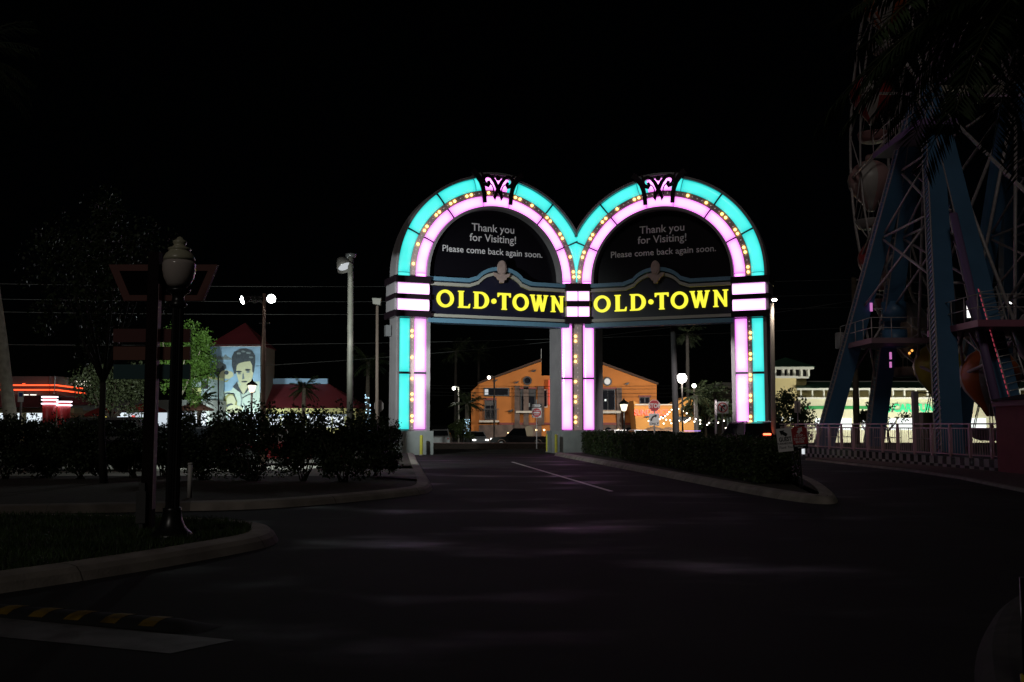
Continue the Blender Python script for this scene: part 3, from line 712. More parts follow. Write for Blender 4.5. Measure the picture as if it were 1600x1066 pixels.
# ---------------------------------------------------------------- lamp poles
FLOODM = mat('flood_housing', (.05, .05, .05), .3)
def shade(m, p, dirv, r, L_, n=18):
    """bell-shaped lamp housing opening towards dirv"""
    dv = Vector(dirv).normalized(); rot = Vector((0, 0, 1)).rotation_difference(dv)
    i0 = len(m.v); m.lathe([(r*.22, -L_*.55), (r*.5, -L_*.45), (r*.72, -L_*.2), (r*.9, L_*.15), (r, L_*.45), (r*.96, L_*.45), (r*.82, L_*.1)], (0, 0, 0), n)
    m.v[i0:] = [tuple(Vector(p)+rot@Vector(q)) for q in m.v[i0:]]; return dv, rot
def lens(m, p, dirv, r, off):
    dv = Vector(dirv).normalized(); rot = Vector((0, 0, 1)).rotation_difference(dv); i0 = len(m.v)
    m.lathe([(r, 0), (r*.7, .05), (.001, .08)], (0, 0, off), 18); m.v[i0:] = [tuple(Vector(p)+rot@Vector(q)) for q in m.v[i0:]]
# twin floodlight pole in the parking lot
Yp = 36.; pb = Vector(((413-800)/F0*Yp, Yp, 0)); top_ = at(413, 459, Yp)
t_ = thing('floodlight_pole', 'steel pole with two blinding white floodlights above the bushes', 'floodlight', pb)
MB().tube([pb, pb.lerp(top_, .5), top_], [.09, .075, .06], 12).build('pole', mat('rusty_pole', (.35, .22, .17), .6, var=.2), t_)
a, c = at(384, 468, Yp), at(424, 467, Yp)
m = MB(); m.bar(at(385, 464, Yp), at(424, 464, Yp), .06, .06); m.bar(at(405, 505, Yp), at(421, 505, Yp), .05, .05); m.build('crossarm', FLOODM, t_)
dirs = ((a, (-.75, -.45, -.25)), (c, (.22, -.95, -.12)))
for k, (p, dv) in enumerate(dirs):
    m = MB(); shade(m, p, dv, .17, .3); hd = m.build('floodlight', FLOODM, t_)
    m = MB(); lens(m, p, dv, .15 if k == 0 else .15, .12); m.build('lens', em('flood_lens_white', (.92, 1, .97), 30.), hd)
    lamp('SPOT' if k else 'SPOT', 'flood_beam', Vector(p)+Vector(dv).normalized()*.3, 120 if k == 0 else 110, (.9, 1, .96), t_, aim=Vector(p)+Vector(dv)*10, size=.12, cone=150, blend=.5)
m = MB(); shade(m, at(399, 467, Yp), (-.4, 1, -.1), .15, .28); hd = m.build('floodlight', FLOODM, t_)  # added third head, lights the green tree and the lot
p = at(399, 467, Yp); m = MB(); lens(m, p, (-.4, 1, -.1), .13, .1); m.build('lens', em('flood_lens_white', (.92, 1, .97), 30.), hd)
lamp('SPOT', 'flood_beam', p+Vector((-.15, .34, -.06)), 15000, (.95, 1, .9), t_, aim=at(288, 560, 58), size=.15, cone=46, blend=.7)
lamp('SPOT', 'flood_beam', p+Vector((.1, .5, -.1)), 1900, (.9, 1, .95), t_, aim=p+Vector((0, 6, -5)), size=.15, cone=140, blend=.5)
# added fourth head on the same pole, its beam brightens the gate foot
p = at(408, 467, Yp); m = MB(); shade(m, p, (.3, 1, -.1), .15, .28); hd = m.build('floodlight', FLOODM, t_)
lamp('SPOT', 'flood_beam', p+Vector((.1, .36, -.04)), 9000, (.9, 1, .96), t_, aim=(-4.4, 54, 6.2), size=.15, cone=50, blend=.9)
lamp('SPOT', 'flood_beam', p+Vector((.14, .36, -.02)), 11000, (1, .96, .98), t_, aim=at(838.5, 645, 76), size=.15, cone=9, blend=.6)  # added narrow beam to brighten the do not enter sign
# tall pole with an angled bell floodlight
Yp = 45.; pb = Vector(((548-800)/F0*Yp, Yp, 0)); top_ = at(548, 399, Yp)
t_ = thing('floodlight_pole', 'tall pale pole with an angled dark bell floodlight left of the gate', 'floodlight', pb)
MB().tube([pb, pb.lerp(top_, .5), top_], [.15, .14, .125], 14).build('pole', POLE, t_)
m = MB(); m.lathe([(.2, -.1), (.24, -.05), (.24, .06), (.12, .1)], top_, 14); m.build('pole_cap', FLOODM, t_)
p = at(536, 412, Yp); m = MB(); shade(m, p, (.45, -.4, -.8), .38, .62); hd = m.build('floodlight', mat('dark_bell', (.06, .055, .05), .25), t_)
m = MB(); lens(m, p, (.45, -.4, -.8), .3, .16); m.build('lens', em('flood_dim', (.9, .95, 1), .55), hd)
lamp('SPOT', 'flood_beam', p+Vector((.26, -.3, -.45)), 50, (.93, 1, .97), t_, aim=p+Vector((4.0, -6, -9)), size=.2, cone=110, blend=.6)
m = MB(); m.bar(p, top_, .08, .08); m.build('bracket', FLOODM, t_)
# box lamp pole
Yp = 60.; pb = Vector(((590-800)/F0*Yp, Yp, 0)); top_ = at(589.5, 478, Yp)
t_ = thing('street_lamp', 'slim pole with a boxy unlit lamp head close to the left gate column', 'street lamp', pb)
MB().tube([pb, top_], [.11, .09], 10).build('pole', mat('tan_pole', (.34, .26, .22), .65), t_)
m = MB(); Tb = facing(top_); m.prism([(-.24, .1), (.2, .02), (.26, .42), (-.28, .45)], -.25, .25, Tb); m.build('lamp_head', mat('box_lamp_grey', (.42, .4, .36), .4), t_)
# lamp pole right of the gate
Yp = 46.; pb = Vector(((1207-800)/F0*Yp, Yp, 0)); top_ = at(1206, 474, Yp)
t_ = thing('street_lamp', 'pale pole with a small glowing lamp just right of the gate', 'street lamp', pb)
MB().tube([pb, top_], [.12, .09], 12).build('pole', mat('pale_pole', (.55, .5, .44), .6), t_)
p = at(1210, 467.5, Yp); m = MB(); m.lathe([(.1, .0), (.16, .03), (.14, .07), (.001, .12)], p, 14); m.build('lamp_head', FLOODM, t_)
m = MB(); m.lathe([(.001, -.11), (.1, -.09), (.13, -.03), (.1, .0)], p, 14); m.build('lens', em('small_lamp', (1, .9, .75), 9.), t_)
lamp('SPOT', 'lamp_light', p+Vector((-.05, .1, -.35)), 4200, (1, .93, .9), t_, aim=(9.3, 57, 2.7), size=.15, cone=40, blend=.5)  # added beam to brighten the road signs
lamp('POINT', 'lamp_light', p+Vector((.0, -.35, -.5)), 30, (1, .85, .72), t_, size=.15)
# dark mast seen through the right arch
Yp = 62.; pb = Vector(((1055.5-800)/F0*Yp, Yp, 0)); top_ = at(1050, 440, Yp)
t_ = thing('utility_pole', 'thick dark pole standing behind the right arch opening', 'pole', pb)
MB().tube([pb, top_], [.21, .15], 12).build('pole', mat('dark_pole', (.2, .19, .2), .7), t_)
MB().lathe([(.15, 0), (.17, .03), (.001, .12)], top_, 12).build('cap', FLOODM, t_)

# ---------------------------------------------------------------- road signs
def disc(cu, cv, r, n=28): return ell(cu, cv, r, r, n)
def octagon(r): return [(r*math.cos(PI/8+k*PI/4), r*math.sin(PI/8+k*PI/4)) for k in range(8)]
def arrow(m, pts, wd, hd, T, w0, w1):
    """shaft along pts with a head of size hd"""
    a, b_ = pts[-2], pts[-1]; dx, dy = b_[0]-a[0], b_[1]-a[1]; l = math.hypot(dx, dy); dx /= l; dy /= l
    m.ribbon(pts, wd, w0, w1, T); e = (b_[0]+dx*hd, b_[1]+dy*hd)
    m.prism([e, (b_[0]-dy*hd*.8, b_[1]+dx*hd*.8), (b_[0]+dy*hd*.8, b_[1]-dx*hd*.8)][::-1], w0, w1+.001, T)
SGREY = mat('sign_back', (.42, .36, .36), .5, .2); SPOST = mat('sign_post_steel', (.22, .21, .21), .5, .5)
def groundz(Y): return 0 if Y < 66 else (ZS if Y > 80 else (-.3*(Y-66)/6 if Y < 72 else -.3-.3*(Y-72)/8))
# stop sign with right-turn-only sign
Ys = 60.; c = at(1022.3, 634, Ys); pb = Vector((c.x, Ys, 0)); t_ = thing('stop_sign', 'red stop sign above a white right turn only sign', 'road sign', pb)
MB().box((-.04, 0, -.08), (.04, c.z+.2, -.01), facing(pb)).build('post', SPOST, t_)
T = facing(Vector((c.x, Ys, c.z))); m = MB(); m.prism(octagon(.38), 0, .006, T); pn = m.build('stop_panel', REDM, t_)
m = MB(); m.ring(octagon(.37), octagon(.345), .006, .009, T); m.build('border', WHITEM, pn)
m = MB(); m.text('STOP', .36, T, 0, -.125, bold=.03, w=.007, sx=.82); m.build('lettering', WHITEM, pn)
c2 = at(1022, 655.5, Ys); T = facing(Vector((c2.x, Ys, c2.z)))
m = MB(); m.box((-.31, -.37, 0), (.31, .37, .006), T); pn = m.build('turn_panel', WHITEM, t_)
m = MB(); arrow(m, [(-.17, -.1), (-.16, .02), (-.1, .12), (0, .19), (.06, .205)], .1, .14, T, .006, .01); m.build('arrow', BLACKM, pn)
m = MB(); m.text('ONLY', .2, T, 0, -.33, bold=.02, w=.007); m.build('lettering', BLACKM, pn)
# no right turn
Ys = 51.2; c = at(1129, 637, Ys); pb = Vector((c.x, Ys, 0)); t_ = thing('road_sign', 'white no right turn sign on a post left of the right gate column', 'road sign', pb)
MB().box((-.035, 0, -.08), (.035, c.z+.2, -.01), facing(pb)).build('post', SPOST, t_)
T = facing(Vector((c.x, Ys, c.z))); m = MB(); m.box((-.3, -.3, 0), (.3, .3, .006), T); pn = m.build('panel', WHITEM, t_)
m = MB(); arrow(m, [(-.06, -.2), (-.06, -.02), (-.02, .06), (.06, .08)], .09, .12, T, .006, .01); m.build('arrow', BLACKM, pn)
m = MB(); m.ring(disc(0, 0, .26), disc(0, 0, .21), .012, .016, T); m.build('ring', REDM, pn)
m = MB(); m.ribbon([(-.18, .18), (.18, -.18)], .055, .012, .0155, T); m.build('slash', REDM, pn)
q = Vector(((1117.5-800)/F0*52, 52, 0)); t_ = thing('marker_post', 'bare whitish post left of the no right turn sign', 'post', q)
MB().tube([q, Vector((q.x, 52, at(1117, 626, 52).z))], .055, 10).build('pipe', mat('pale_post', (.5, .45, .45), .6), t_)
MB().lathe([(.06, 0), (.06, .03), (.001, .05)], (q.x, 52, at(1117, 626, 52).z), 10).build('cap', SPOST, t_)
# one way + do not enter
Ys = 76.; c = at(838.5, 645, Ys); pb = Vector((c.x, Ys, groundz(Ys))); t_ = thing('road_sign', 'red do not enter sign under a black one way arrow sign', 'road sign', pb)
MB().box((-.035, 0, -.08), (.035, c.z+1.0-pb.z, -.01), facing(pb)).build('post', SPOST, t_)
T = facing(Vector((c.x, Ys, c.z))); m = MB(); m.box((-.36, -.37, 0), (.36, .37, .006), T); pn = m.build('enter_panel', WHITEM, t_)
m = MB(); m.prism(disc(0, 0, .34), .006, .009, T); m.build('disc', REDM, pn)
m = MB(); m.box((-.24, -.05, .009), (.24, .05, .012), T); m.build('bar', WHITEM, pn)
m = MB(); m.text('DO NOT', .13, T, 0, .11, bold=.02, w=.01); m.text('ENTER', .13, T, 0, -.2, bold=.02, w=.01); m.build('lettering', WHITEM, pn)
T = facing(Vector((c.x, Ys, at(838, 634, Ys).z))); m = MB(); m.box((-.4, -.15, 0), (.4, .15, .006), T); pn = m.build('one_way_panel', BLACKM, t_)
m = MB(); arrow(m, [(-.34, 0), (.18, 0)], .17, .16, T, .006, .01); m.build('arrow', WHITEM, pn)
m = MB(); m.text('ONE WAY', .12, T, -.06, -.045, bold=.02, w=.012); m.build('lettering', BLACKM, pn)
# back of an octagonal sign left of the gate
Ys = 61.; c = at(592, 634.5, Ys); pb = Vector((c.x, Ys, 0)); t_ = thing('stop_sign', 'grey back of an octagonal sign beside the slim lamp pole', 'road sign', pb)
MB().box((-.035, 0, .01), (.035, c.z+.25, .07), facing(pb)).build('post', SPOST, t_)
T = frame(Vector((c.x, Ys, c.z)), (.72, .69, 0), (.69, -.72, 0)); m = MB(); m.prism([(a*.36/.38, b_) for a, b_ in octagon(.4)], 0, .006, T); m.build('panel', SGREY, t_)
# small parking sign by the leaning palm, small back-of-sign at the ride
Ys = 38.; c = at(32.5, 620, Ys); pb = Vector((c.x, Ys, 0)); t_ = thing('parking_sign', 'small white and blue parking sign beside the leaning palm trunk', 'sign', pb)
MB().box((-.03, 0, -.07), (.03, c.z+.2, -.01), facing(pb)).build('post', SPOST, t_)
T = facing(Vector((c.x, Ys, c.z))); m = MB(); m.box((-.11, -.2, 0), (.11, .2, .006), T); pn = m.build('panel', WHITEM, t_)
m = MB(); m.box((-.07, 0, .006), (.07, .15, .009), T); m.build('symbol', mat('sign_blue', (.02, .06, .3), .5), pn)
Ys = 47.; c = at(1246, 636, Ys); pb = Vector((c.x, Ys, 0)); t_ = thing('road_sign', 'plain pinkish rear of a small sign by the ride fence', 'road sign', pb)
MB().box((-.025, 0, .01), (.025, c.z+.2, .05), facing(pb)).build('post', SPOST, t_)
T = facing(Vector((c.x, Ys, c.z))); m = MB(); m.box((-.15, -.27, 0), (.15, .27, .006), T); m.build('panel', SGREY, t_)
# the two temporary boards at the end of the hedge
Yb = 23.2; pb = gr(1253, 768, .145); pb.y = Yb; pb.x = (1250-800)/F0*Yb
t_ = thing('guest_sign', 'white guest board with a black arrow at the end of the hedge', 'sign', pb)
c = at(1226, 687.5, Yb); tl = math.radians(6)
def tilt(c, a): 
    ca, sa = math.cos(a), math.sin(a); return lambda u, v, w_=0.: Vector(c)+Vector((u*ca-v*sa, -w_, u*sa+v*ca))
T = tilt(c, tl); m = MB(); m.box((-.175, -.27, 0), (.175, .27, .012), T); pn = m.build('board', WHITEM, t_)
m = MB(); arrow(m, [(.06, .1), (-.03, .165)], .075, .09, T, .012, .016); m.build('arrow', BLACKM, pn)
m = MB(); m.text('GUEST', .135, T, .01, -.03, bold=.03, w=.013, sx=.72); m.text('TURNAROUND', .065, T, 0, -.105, bold=.02, w=.013, sx=.8); m.text('Thank You!', .085, T, 0, -.2, w=.013, shear=.35, sx=.85); m.build('lettering', BLACKM, pn)
m = MB(); m.bar((pb.x-.02, Yb-.02, .0), (c.x+.16, Yb+.02, c.z-.2), .035, .035); m.build('stake', BLACKM, t_)
pb2 = Vector((pb.x+.05, Yb+.15, .145)); t_ = thing('stop_board', 'red stop do not enter board beside the white guest board', 'sign', pb2)
c = at(1249, 683.5, Yb+.15); T = tilt(c, math.radians(4)); m = MB(); m.prism([(-.18, -.16), (.18, -.16), (.18, .2), (.1, .255), (-.1, .255), (-.18, .2)], 0, .012, T); pn = m.build('board', mat('dull_red', (.36, .03, .035), .55), t_)
m = MB(); m.box((-.18, -.27, 0), (.18, -.16, .012), T); m.build('black_strip', BLACKM, pn)
m = MB(); arrow(m, [(-.03, .1), (.02, .165)], .07, .085, T, .012, .016); m.text('- STOP -', .08, T, 0, .015, bold=.02, w=.013, sx=.85); m.text('DO NOT', .075, T, 0, -.06, bold=.02, w=.013, sx=.9); m.text('ENTER', .075, T, 0, -.13, bold=.02, w=.013, sx=.9)
m.text('GUEST PARKING', .045, T, 0, -.205, bold=.02, w=.013, sx=.8); m.text('ONLY', .045, T, 0, -.25, bold=.02, w=.013); m.build('lettering', WHITEM, pn)
m = MB(); m.bar((pb2.x, pb2.y, .0), (c.x, c.y+.02, c.z-.2), .035, .035); m.build('stake', BLACKM, t_)

# ---------------------------------------------------------------- power lines
def line(name, lb_, p0, p1, sag, r=.018, dark=False):
    p0, p1 = Vector(p0), Vector(p1); pts = [p0.lerp(p1, k/24) - Vector((0, 0, sag*4*(k/24)*(1-k/24))) for k in range(25)]
    m = MB(); m.tube(pts, r, 5); o = m.build(name, mat('cable_dark', (.02, .02, .02), .6) if dark else mat('cable_grey', (.1, .1, .1), .5), None, p0); tag(o, lb_, 'cable', 'power lines across the sky')
Yl = 72.
for k, (y0, y1, w_) in enumerate(((434, 432, 'topmost overhead cable, above the floodlights'), (458, 455, 'second overhead cable, level with the lamp heads'), (478, 475, 'third overhead cable, below the lamp heads'))):
    a, c = at(-260, y0+4, Yl), at(1333, y1+5, Yl); line('power_line', w_, a, c, .5)
    a2, c2 = c, at(1900, y1-10, Yl-8); line('power_line', w_.replace('overhead cable', 'cable running right behind the ferris wheel').split(',')[0]+[' at the pole top', ' just below the pole top', ' lower on the pole'][k], a2, c2, .5)
for k, (x0, y0, x1, y1, w_) in enumerate(((-200, 536, 1333, 512, 'lower overhead cable crossing behind the arch openings'), (400, 572, 1333, 470, 'slanting cable behind the arch openings'))):
    line('power_line', w_, at(x0, y0, Yl+4), at(x1, y1, Yl), .6, .018)
Yq = 101.
for k, y in enumerate((603, 607, 613, 618)):
    line('power_line', ['highest', 'second', 'third', 'lowest'][k]+' of four dark wires before the orange building', at(640, y-1, Yq), at(1190, y-2+k, Yq), .15, .022, True)
p0 = Vector(((1336-800)/F0*72, 72, ZS+.3)); top_ = at(1334, 434, 72)
t_ = thing('utility_pole', 'wooden utility pole carrying a grey transformer behind the ferris wheel leg', 'pole', p0)
MB().tube([p0, top_], [.24, .17], 10).build('pole', WOODP, t_)
q = at(1313, 532, 72); m = MB(); m.lathe([(.3, -.6), (.36, -.56), (.36, .5), (.3, .56), (.001, .6)], q, 14); m.build('transformer', mat('transformer_grey', (.4, .38, .4), .5), t_)
m = MB(); m.bar(at(1334, 437, 72), at(1344, 437, 72), .1, .1); m.bar(q, at(1334, 532, 72), .1, .1); m.build('bracket', GREYST, t_)

# ---------------------------------------------------------------- bushes, hedge, trees, palms
def bush(c, rx, h, lb_, n=4200, seed=0, stem=.55):
    r_ = random.Random(seed); c = Vector(c); t_ = thing('bush', lb_, 'bush', c, 'leafy bushes in the planting bed')
    m = MB()
    for k in range(9):
        a = r_.uniform(0, 2*PI); e = r_.uniform(.25, .85)
        m.tube([c+Vector((r_.uniform(-.12, .12), r_.uniform(-.12, .12), -.02)), c+Vector((rx*.3*e*math.cos(a), rx*.3*e*math.sin(a), stem*.9)), c+Vector((rx*.75*e*math.cos(a), rx*.6*e*math.sin(a), h*.62))], [.022, .016, .007], 5)
    m.build('stems', BARK, t_)
    pts = blob_points((c.x, c.y, c.z+stem+(h-stem)*.43), (rx*1.08, rx*.8, (h-stem)*.64), n, 26, .36, .85)
    # upright shoots break the outline
    sh = []
    for k in range(20):
        a = r_.uniform(0, 2*PI); q = rx*.85*math.sqrt(r_.random()); b0 = np.array([c.x+q*math.cos(a), c.y+q*.7*math.sin(a), c.z+h*.75]); tt = rng.random(34)
        ht = r_.uniform(.2, .5)*h*(1-.35*q/rx)
        sh.append(b0 + np.column_stack([rng.normal(size=34)*.06, rng.normal(size=34)*.06, tt*ht]))
    leaves('foliage', np.vstack([pts]+sh), .078, LEAFD, t_, .5, .6)
bd = [(12, 757, 27, 1.05, 1.72, 'leafiest bush at the far left edge of the bed'), (78, 755, 27.5, 1.0, 1.62, 'dense bush below the red neon columns'), (132, 757, 27, .95, 1.62, 'bush with open stems left of the tree trunk'),
      (212, 753, 27.5, .8, 1.55, 'thin leggy bush left of the signpost'), (318, 757, 26.5, .95, 1.95, 'bush just right of the black street lamp'), (398, 757, 26, 1.1, 1.9, 'wide bush before the painted mural'),
      (475, 757, 26, 1.0, 1.8, 'bush in front of the red car lights'), (540, 755, 25.5, 1.15, 1.98, 'tall round bush near the gate end of the bed'), (590, 738, 28.5, .8, 1.6, 'last bush, nearest the left gate column'), (262, 752, 28.5, .8, 1.5, 'low bush behind the signpost and lamp')]
for k, (px_, py_, Y_, rx, h, lb_) in enumerate(bd):
    x_ = (px_-800)/F0*Y_; bush((x_, Y_, .145), rx*1.06, h*.94, lb_, 8800, k, .3)
q = Vector((-6.95, 51.3, .1)); t_ = thing('shrub', 'small yellow green shrub at the foot of the left gate column', 'shrub', q)
leaves('foliage', blob_points((q.x, q.y, .6), (.55, .5, .6), 900, 12), .09, foliage_mat('yellow_leaf', (.12, .12, .02)), t_); MB().tube([q, q+Vector((0, 0, .5))], .03, 5).build('stems', BARK, t_)

# clipped hedge
h0, h1 = gr(906, 713), gr(1178, 766); h0.z = h1.z = .145; t = (h1-h0); LH = t.length; t.normalize(); nrm = Vector((-t.y, t.x, 0))
if nrm.x < 0: nrm = -nrm
t_ = thing('hedge', 'long clipped dark hedge on the kerbed island right of the exit lane', 'hedge', h0.lerp(h1, .5))
HW, HH = 1.2, .98
N = 30000; u = rng.random(N)*LH; pick = rng.random(N)
v_ = np.where(pick < .5, np.abs(rng.normal(size=N))*.07, rng.random(N)*HW); z_ = np.where(pick < .5, .06+rng.random(N)**.8*HH, HH+.1*rng.normal(size=N)*.6)
lump = .05*np.sin(u*2.3)+.04*np.sin(u*5.1+1)+.05*np.sin(u*.9)
v_ = v_ + lump*.8 + .03; z_ = z_ + np.where(pick < .5, 0, lump*.8)
end = (pick > .93); u = np.where(end, LH-np.abs(rng.normal(size=N))*.08, u); v_ = np.where(end, rng.random(N)*HW, v_); z_ = np.where(end, .05+rng.random(N)*HH, z_)
P_ = np.array(h0)[None] + np.outer(u, np.array(t)) + np.outer(v_, np.array(nrm)); P_[:, 2] = .145+z_
leaves('foliage', P_, .075, LEAFH, t_, .6, .6)
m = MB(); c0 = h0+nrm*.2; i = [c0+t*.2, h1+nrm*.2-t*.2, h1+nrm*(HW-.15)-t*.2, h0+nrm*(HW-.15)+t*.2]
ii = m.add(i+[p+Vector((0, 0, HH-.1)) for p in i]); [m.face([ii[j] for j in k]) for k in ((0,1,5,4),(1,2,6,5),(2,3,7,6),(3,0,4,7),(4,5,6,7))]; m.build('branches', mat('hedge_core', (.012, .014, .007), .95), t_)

def tree(lb_, base, crown, rad, n, size, mt, tr=.16, clumps=26, limbs=6, bark=BARK, seed=1, spread=.36, group=None, name='tree'):
    r_ = random.Random(seed); base, crown = Vector(base), Vector(crown); t_ = thing(name, lb_, 'tree', base, group)
    m = MB(); fork = base.lerp(crown, .5); m.tube([base, base.lerp(fork, .5)+Vector((r_.uniform(-.1, .1), 0, 0)), fork], [tr, tr*.8, tr*.7], 10)
    for k in range(limbs):
        a = 2*PI*k/limbs+r_.uniform(-.4, .4); e = crown + Vector((rad[0]*.6*math.cos(a), rad[1]*.6*math.sin(a), rad[2]*r_.uniform(-.2, .6)))
        m.tube([fork, fork.lerp(e, .5)+Vector((0, 0, -.1*rad[2])), e], [tr*.5, tr*.3, tr*.1], 6)
    m.build('trunk', bark, t_)
    leaves('crown', blob_points(crown, rad, n, clumps, spread, .85), size, mt, t_, .3, .6); return t_
# dark trees and a lit tree on the left
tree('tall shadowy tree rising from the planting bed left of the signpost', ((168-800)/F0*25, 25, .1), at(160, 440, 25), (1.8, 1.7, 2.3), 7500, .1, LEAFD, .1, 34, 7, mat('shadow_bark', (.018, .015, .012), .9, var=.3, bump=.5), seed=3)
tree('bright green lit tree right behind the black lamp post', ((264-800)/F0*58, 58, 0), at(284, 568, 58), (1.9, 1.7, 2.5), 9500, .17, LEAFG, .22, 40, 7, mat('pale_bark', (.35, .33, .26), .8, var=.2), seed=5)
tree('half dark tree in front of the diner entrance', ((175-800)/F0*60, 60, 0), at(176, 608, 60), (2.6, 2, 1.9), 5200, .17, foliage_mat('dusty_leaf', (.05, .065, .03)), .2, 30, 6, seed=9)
tree('dark leafy tree before the yellow shop, right of the gate', ((1238-800)/F0*80, 80, ZS), at(1236, 652, 80), (2.6, 2, 2.2), 4200, .22, LEAFD, .2, 24, 6, seed=11)
tree('thin umbrella shaped tree before the green shop letters', ((1388-800)/F0*92, 92, ZS), at(1384, 648, 92), (2.6, 2.0, 1.3), 750, .26, LEAFD, .12, 12, 6, seed=12)
tree('small thin tree before the shop windows beside the ferris wheel leg', ((1352-800)/F0*94, 94, ZS), at(1350, 650, 94), (1.5, 1.4, 1.0), 600, .24, LEAFD, .08, 8, 5, seed=14)
tree('dark tree to the right of the bright parking lamp', ((1100-800)/F0*125, 125, ZS), at(1102, 640, 125), (4.2, 3, 3.6), 3200, .35, LEAFD, .25, 24, 6, seed=15)
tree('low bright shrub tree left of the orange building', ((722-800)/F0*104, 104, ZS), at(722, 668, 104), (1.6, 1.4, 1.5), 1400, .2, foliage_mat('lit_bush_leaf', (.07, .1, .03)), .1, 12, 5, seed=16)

def palm(lb_, base, top_, nf, fl, mt, tr=(.2, .16), droop=.55, seed=1, leaf=.05, nl=26, bend=0., low=-.5, bark=PALMB, name='palm_tree', lw=.5):
    r_ = random.Random(seed); base, top_ = Vector(base), Vector(top_); t_ = thing(name, lb_, 'palm tree', base)
    m = MB(); m.tube([base.lerp(top_, k/10)+Vector((bend*math.sin(PI*k/10), 0, 0)) for k in range(11)], [tr[0]+(tr[1]-tr[0])*k/10+(.02 if k % 2 else 0) for k in range(11)], 12); m.build('trunk', bark, t_)
    V = []; m = MB()
    for k in range(nf):
        a = 2*PI*k/nf*2.4 + r_.uniform(-.2, .2); el = r_.uniform(low, 1.15); L_ = fl*r_.uniform(.8, 1.1)
        d0 = Vector((math.cos(a)*math.cos(el), math.sin(a)*math.cos(el), math.sin(el))); pts = []; p = top_.copy(); dv = d0.copy(); ns = 12
        for j in range(ns+1):
            pts.append(p.copy()); p = p + dv*(L_/ns); dv = (dv + Vector((0, 0, -droop*1.6/ns))).normalized()
        m.tube(pts, [.022*fl/3*(1-.8*j/ns) for j in range(ns+1)], 4, False)
        for j in range(nl*2):
            f = .12+.88*(j//2+.5)/nl; x = f*ns; i0 = min(int(x), ns-1); q = pts[i0].lerp(pts[i0+1], x-i0); tg = (pts[i0+1]-pts[i0]).normalized()
            side = tg.cross(Vector((0, 0, 1)));  side = (side.normalized() if side.length > .01 else Vector((1, 0, 0)))*(1 if j % 2 else -1)
            ll = lw*fl/3*(1.05-.75*abs(f-.45))*r_.uniform(.85, 1.1); dr = (side*.75 + tg*.6 + Vector((0, 0, -.25+r_.uniform(-.25, .2)))).normalized(); wd = tg.cross(dr).cross(dr); wd = tg*leaf*.5
            mid = q+dr*ll*.55; tip = q+dr*ll+Vector((0, 0, -.12*ll))
            V += [q-wd*.4, mid-wd, tip, mid+wd]
    m.build('frond_stems', foliage_mat('frond_stem', (.06, .07, .03)), t_)
    raw_mesh('fronds', [tuple(p) for p in V], np.arange(len(V)).reshape(-1, 4), mt, t_); return t_
# near palm whose fronds hang into the upper right corner; its trunk stands outside the frame
palm('large dark palm whose drooping fronds fill the upper right corner', (10.2, 17, 0), at(1640, -40, 17), 70, 4.7, FROND, (.24, .2), .62, 4, .075, 46, low=-.45)
# leaning palm at the left edge
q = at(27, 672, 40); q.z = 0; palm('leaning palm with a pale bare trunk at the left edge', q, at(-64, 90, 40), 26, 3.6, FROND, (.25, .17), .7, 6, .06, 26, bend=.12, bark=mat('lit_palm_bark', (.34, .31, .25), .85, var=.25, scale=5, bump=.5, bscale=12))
def fan_palm(lb_, px_, Y_, ytop, r, seed, tr=.2, mt=FROND, lights=False, bark=PALMB):
    b0 = Vector(((px_-800)/F0*Y_, Y_, groundz(Y_))); tp = at(px_, ytop, Y_)
    t_ = palm(lb_, b0, tp, 22, r, mt, (tr, tr*.8), .5, seed, .12, 12, lw=1.0, bark=bark)
    if lights:
        rr_ = random.Random(seed); m = MB(); H_ = tp.z-b0.z
        for k in range(46):
            a = rr_.uniform(PI, 2*PI); z_ = H_*rr_.uniform(.12, .62); m.ball(b0+Vector(((tr+.03)*math.cos(a), (tr+.03)*math.sin(a), z_)), .045, 6, 4)
        m.build('fairy_lights', em('blue_fairy', (.5, .8, 1), 2.2), t_)['kind'] = 'stuff'
fan_palm('shaggy dark palm in front of the red shop roof', 475, 88, 606, 1.5, 21)
fan_palm('tall dark palm wrapped in blue lights left of the gate', 575, 92, 566, 2.2, 22, lights=True)
fan_palm('dark palm beside the mural wall, right of the lit tree', 312, 86, 624, 1.5, 23)
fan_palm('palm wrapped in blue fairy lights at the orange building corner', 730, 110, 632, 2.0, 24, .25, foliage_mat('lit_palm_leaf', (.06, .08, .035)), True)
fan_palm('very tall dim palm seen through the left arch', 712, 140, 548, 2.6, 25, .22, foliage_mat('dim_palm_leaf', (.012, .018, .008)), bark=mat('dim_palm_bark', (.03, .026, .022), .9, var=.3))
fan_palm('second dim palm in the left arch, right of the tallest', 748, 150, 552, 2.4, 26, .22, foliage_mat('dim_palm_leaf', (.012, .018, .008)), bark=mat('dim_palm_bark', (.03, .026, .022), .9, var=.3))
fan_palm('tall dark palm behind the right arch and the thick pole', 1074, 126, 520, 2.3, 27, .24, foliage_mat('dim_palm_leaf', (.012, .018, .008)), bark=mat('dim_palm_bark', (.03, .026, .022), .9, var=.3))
fan_palm('dark palm right of the lamp behind the string lights', 1088, 118, 618, 2.4, 28, .2, foliage_mat('night_palm_leaf', (.022, .03, .013)), bark=mat('dim_palm_bark', (.03, .026, .022), .9, var=.3))

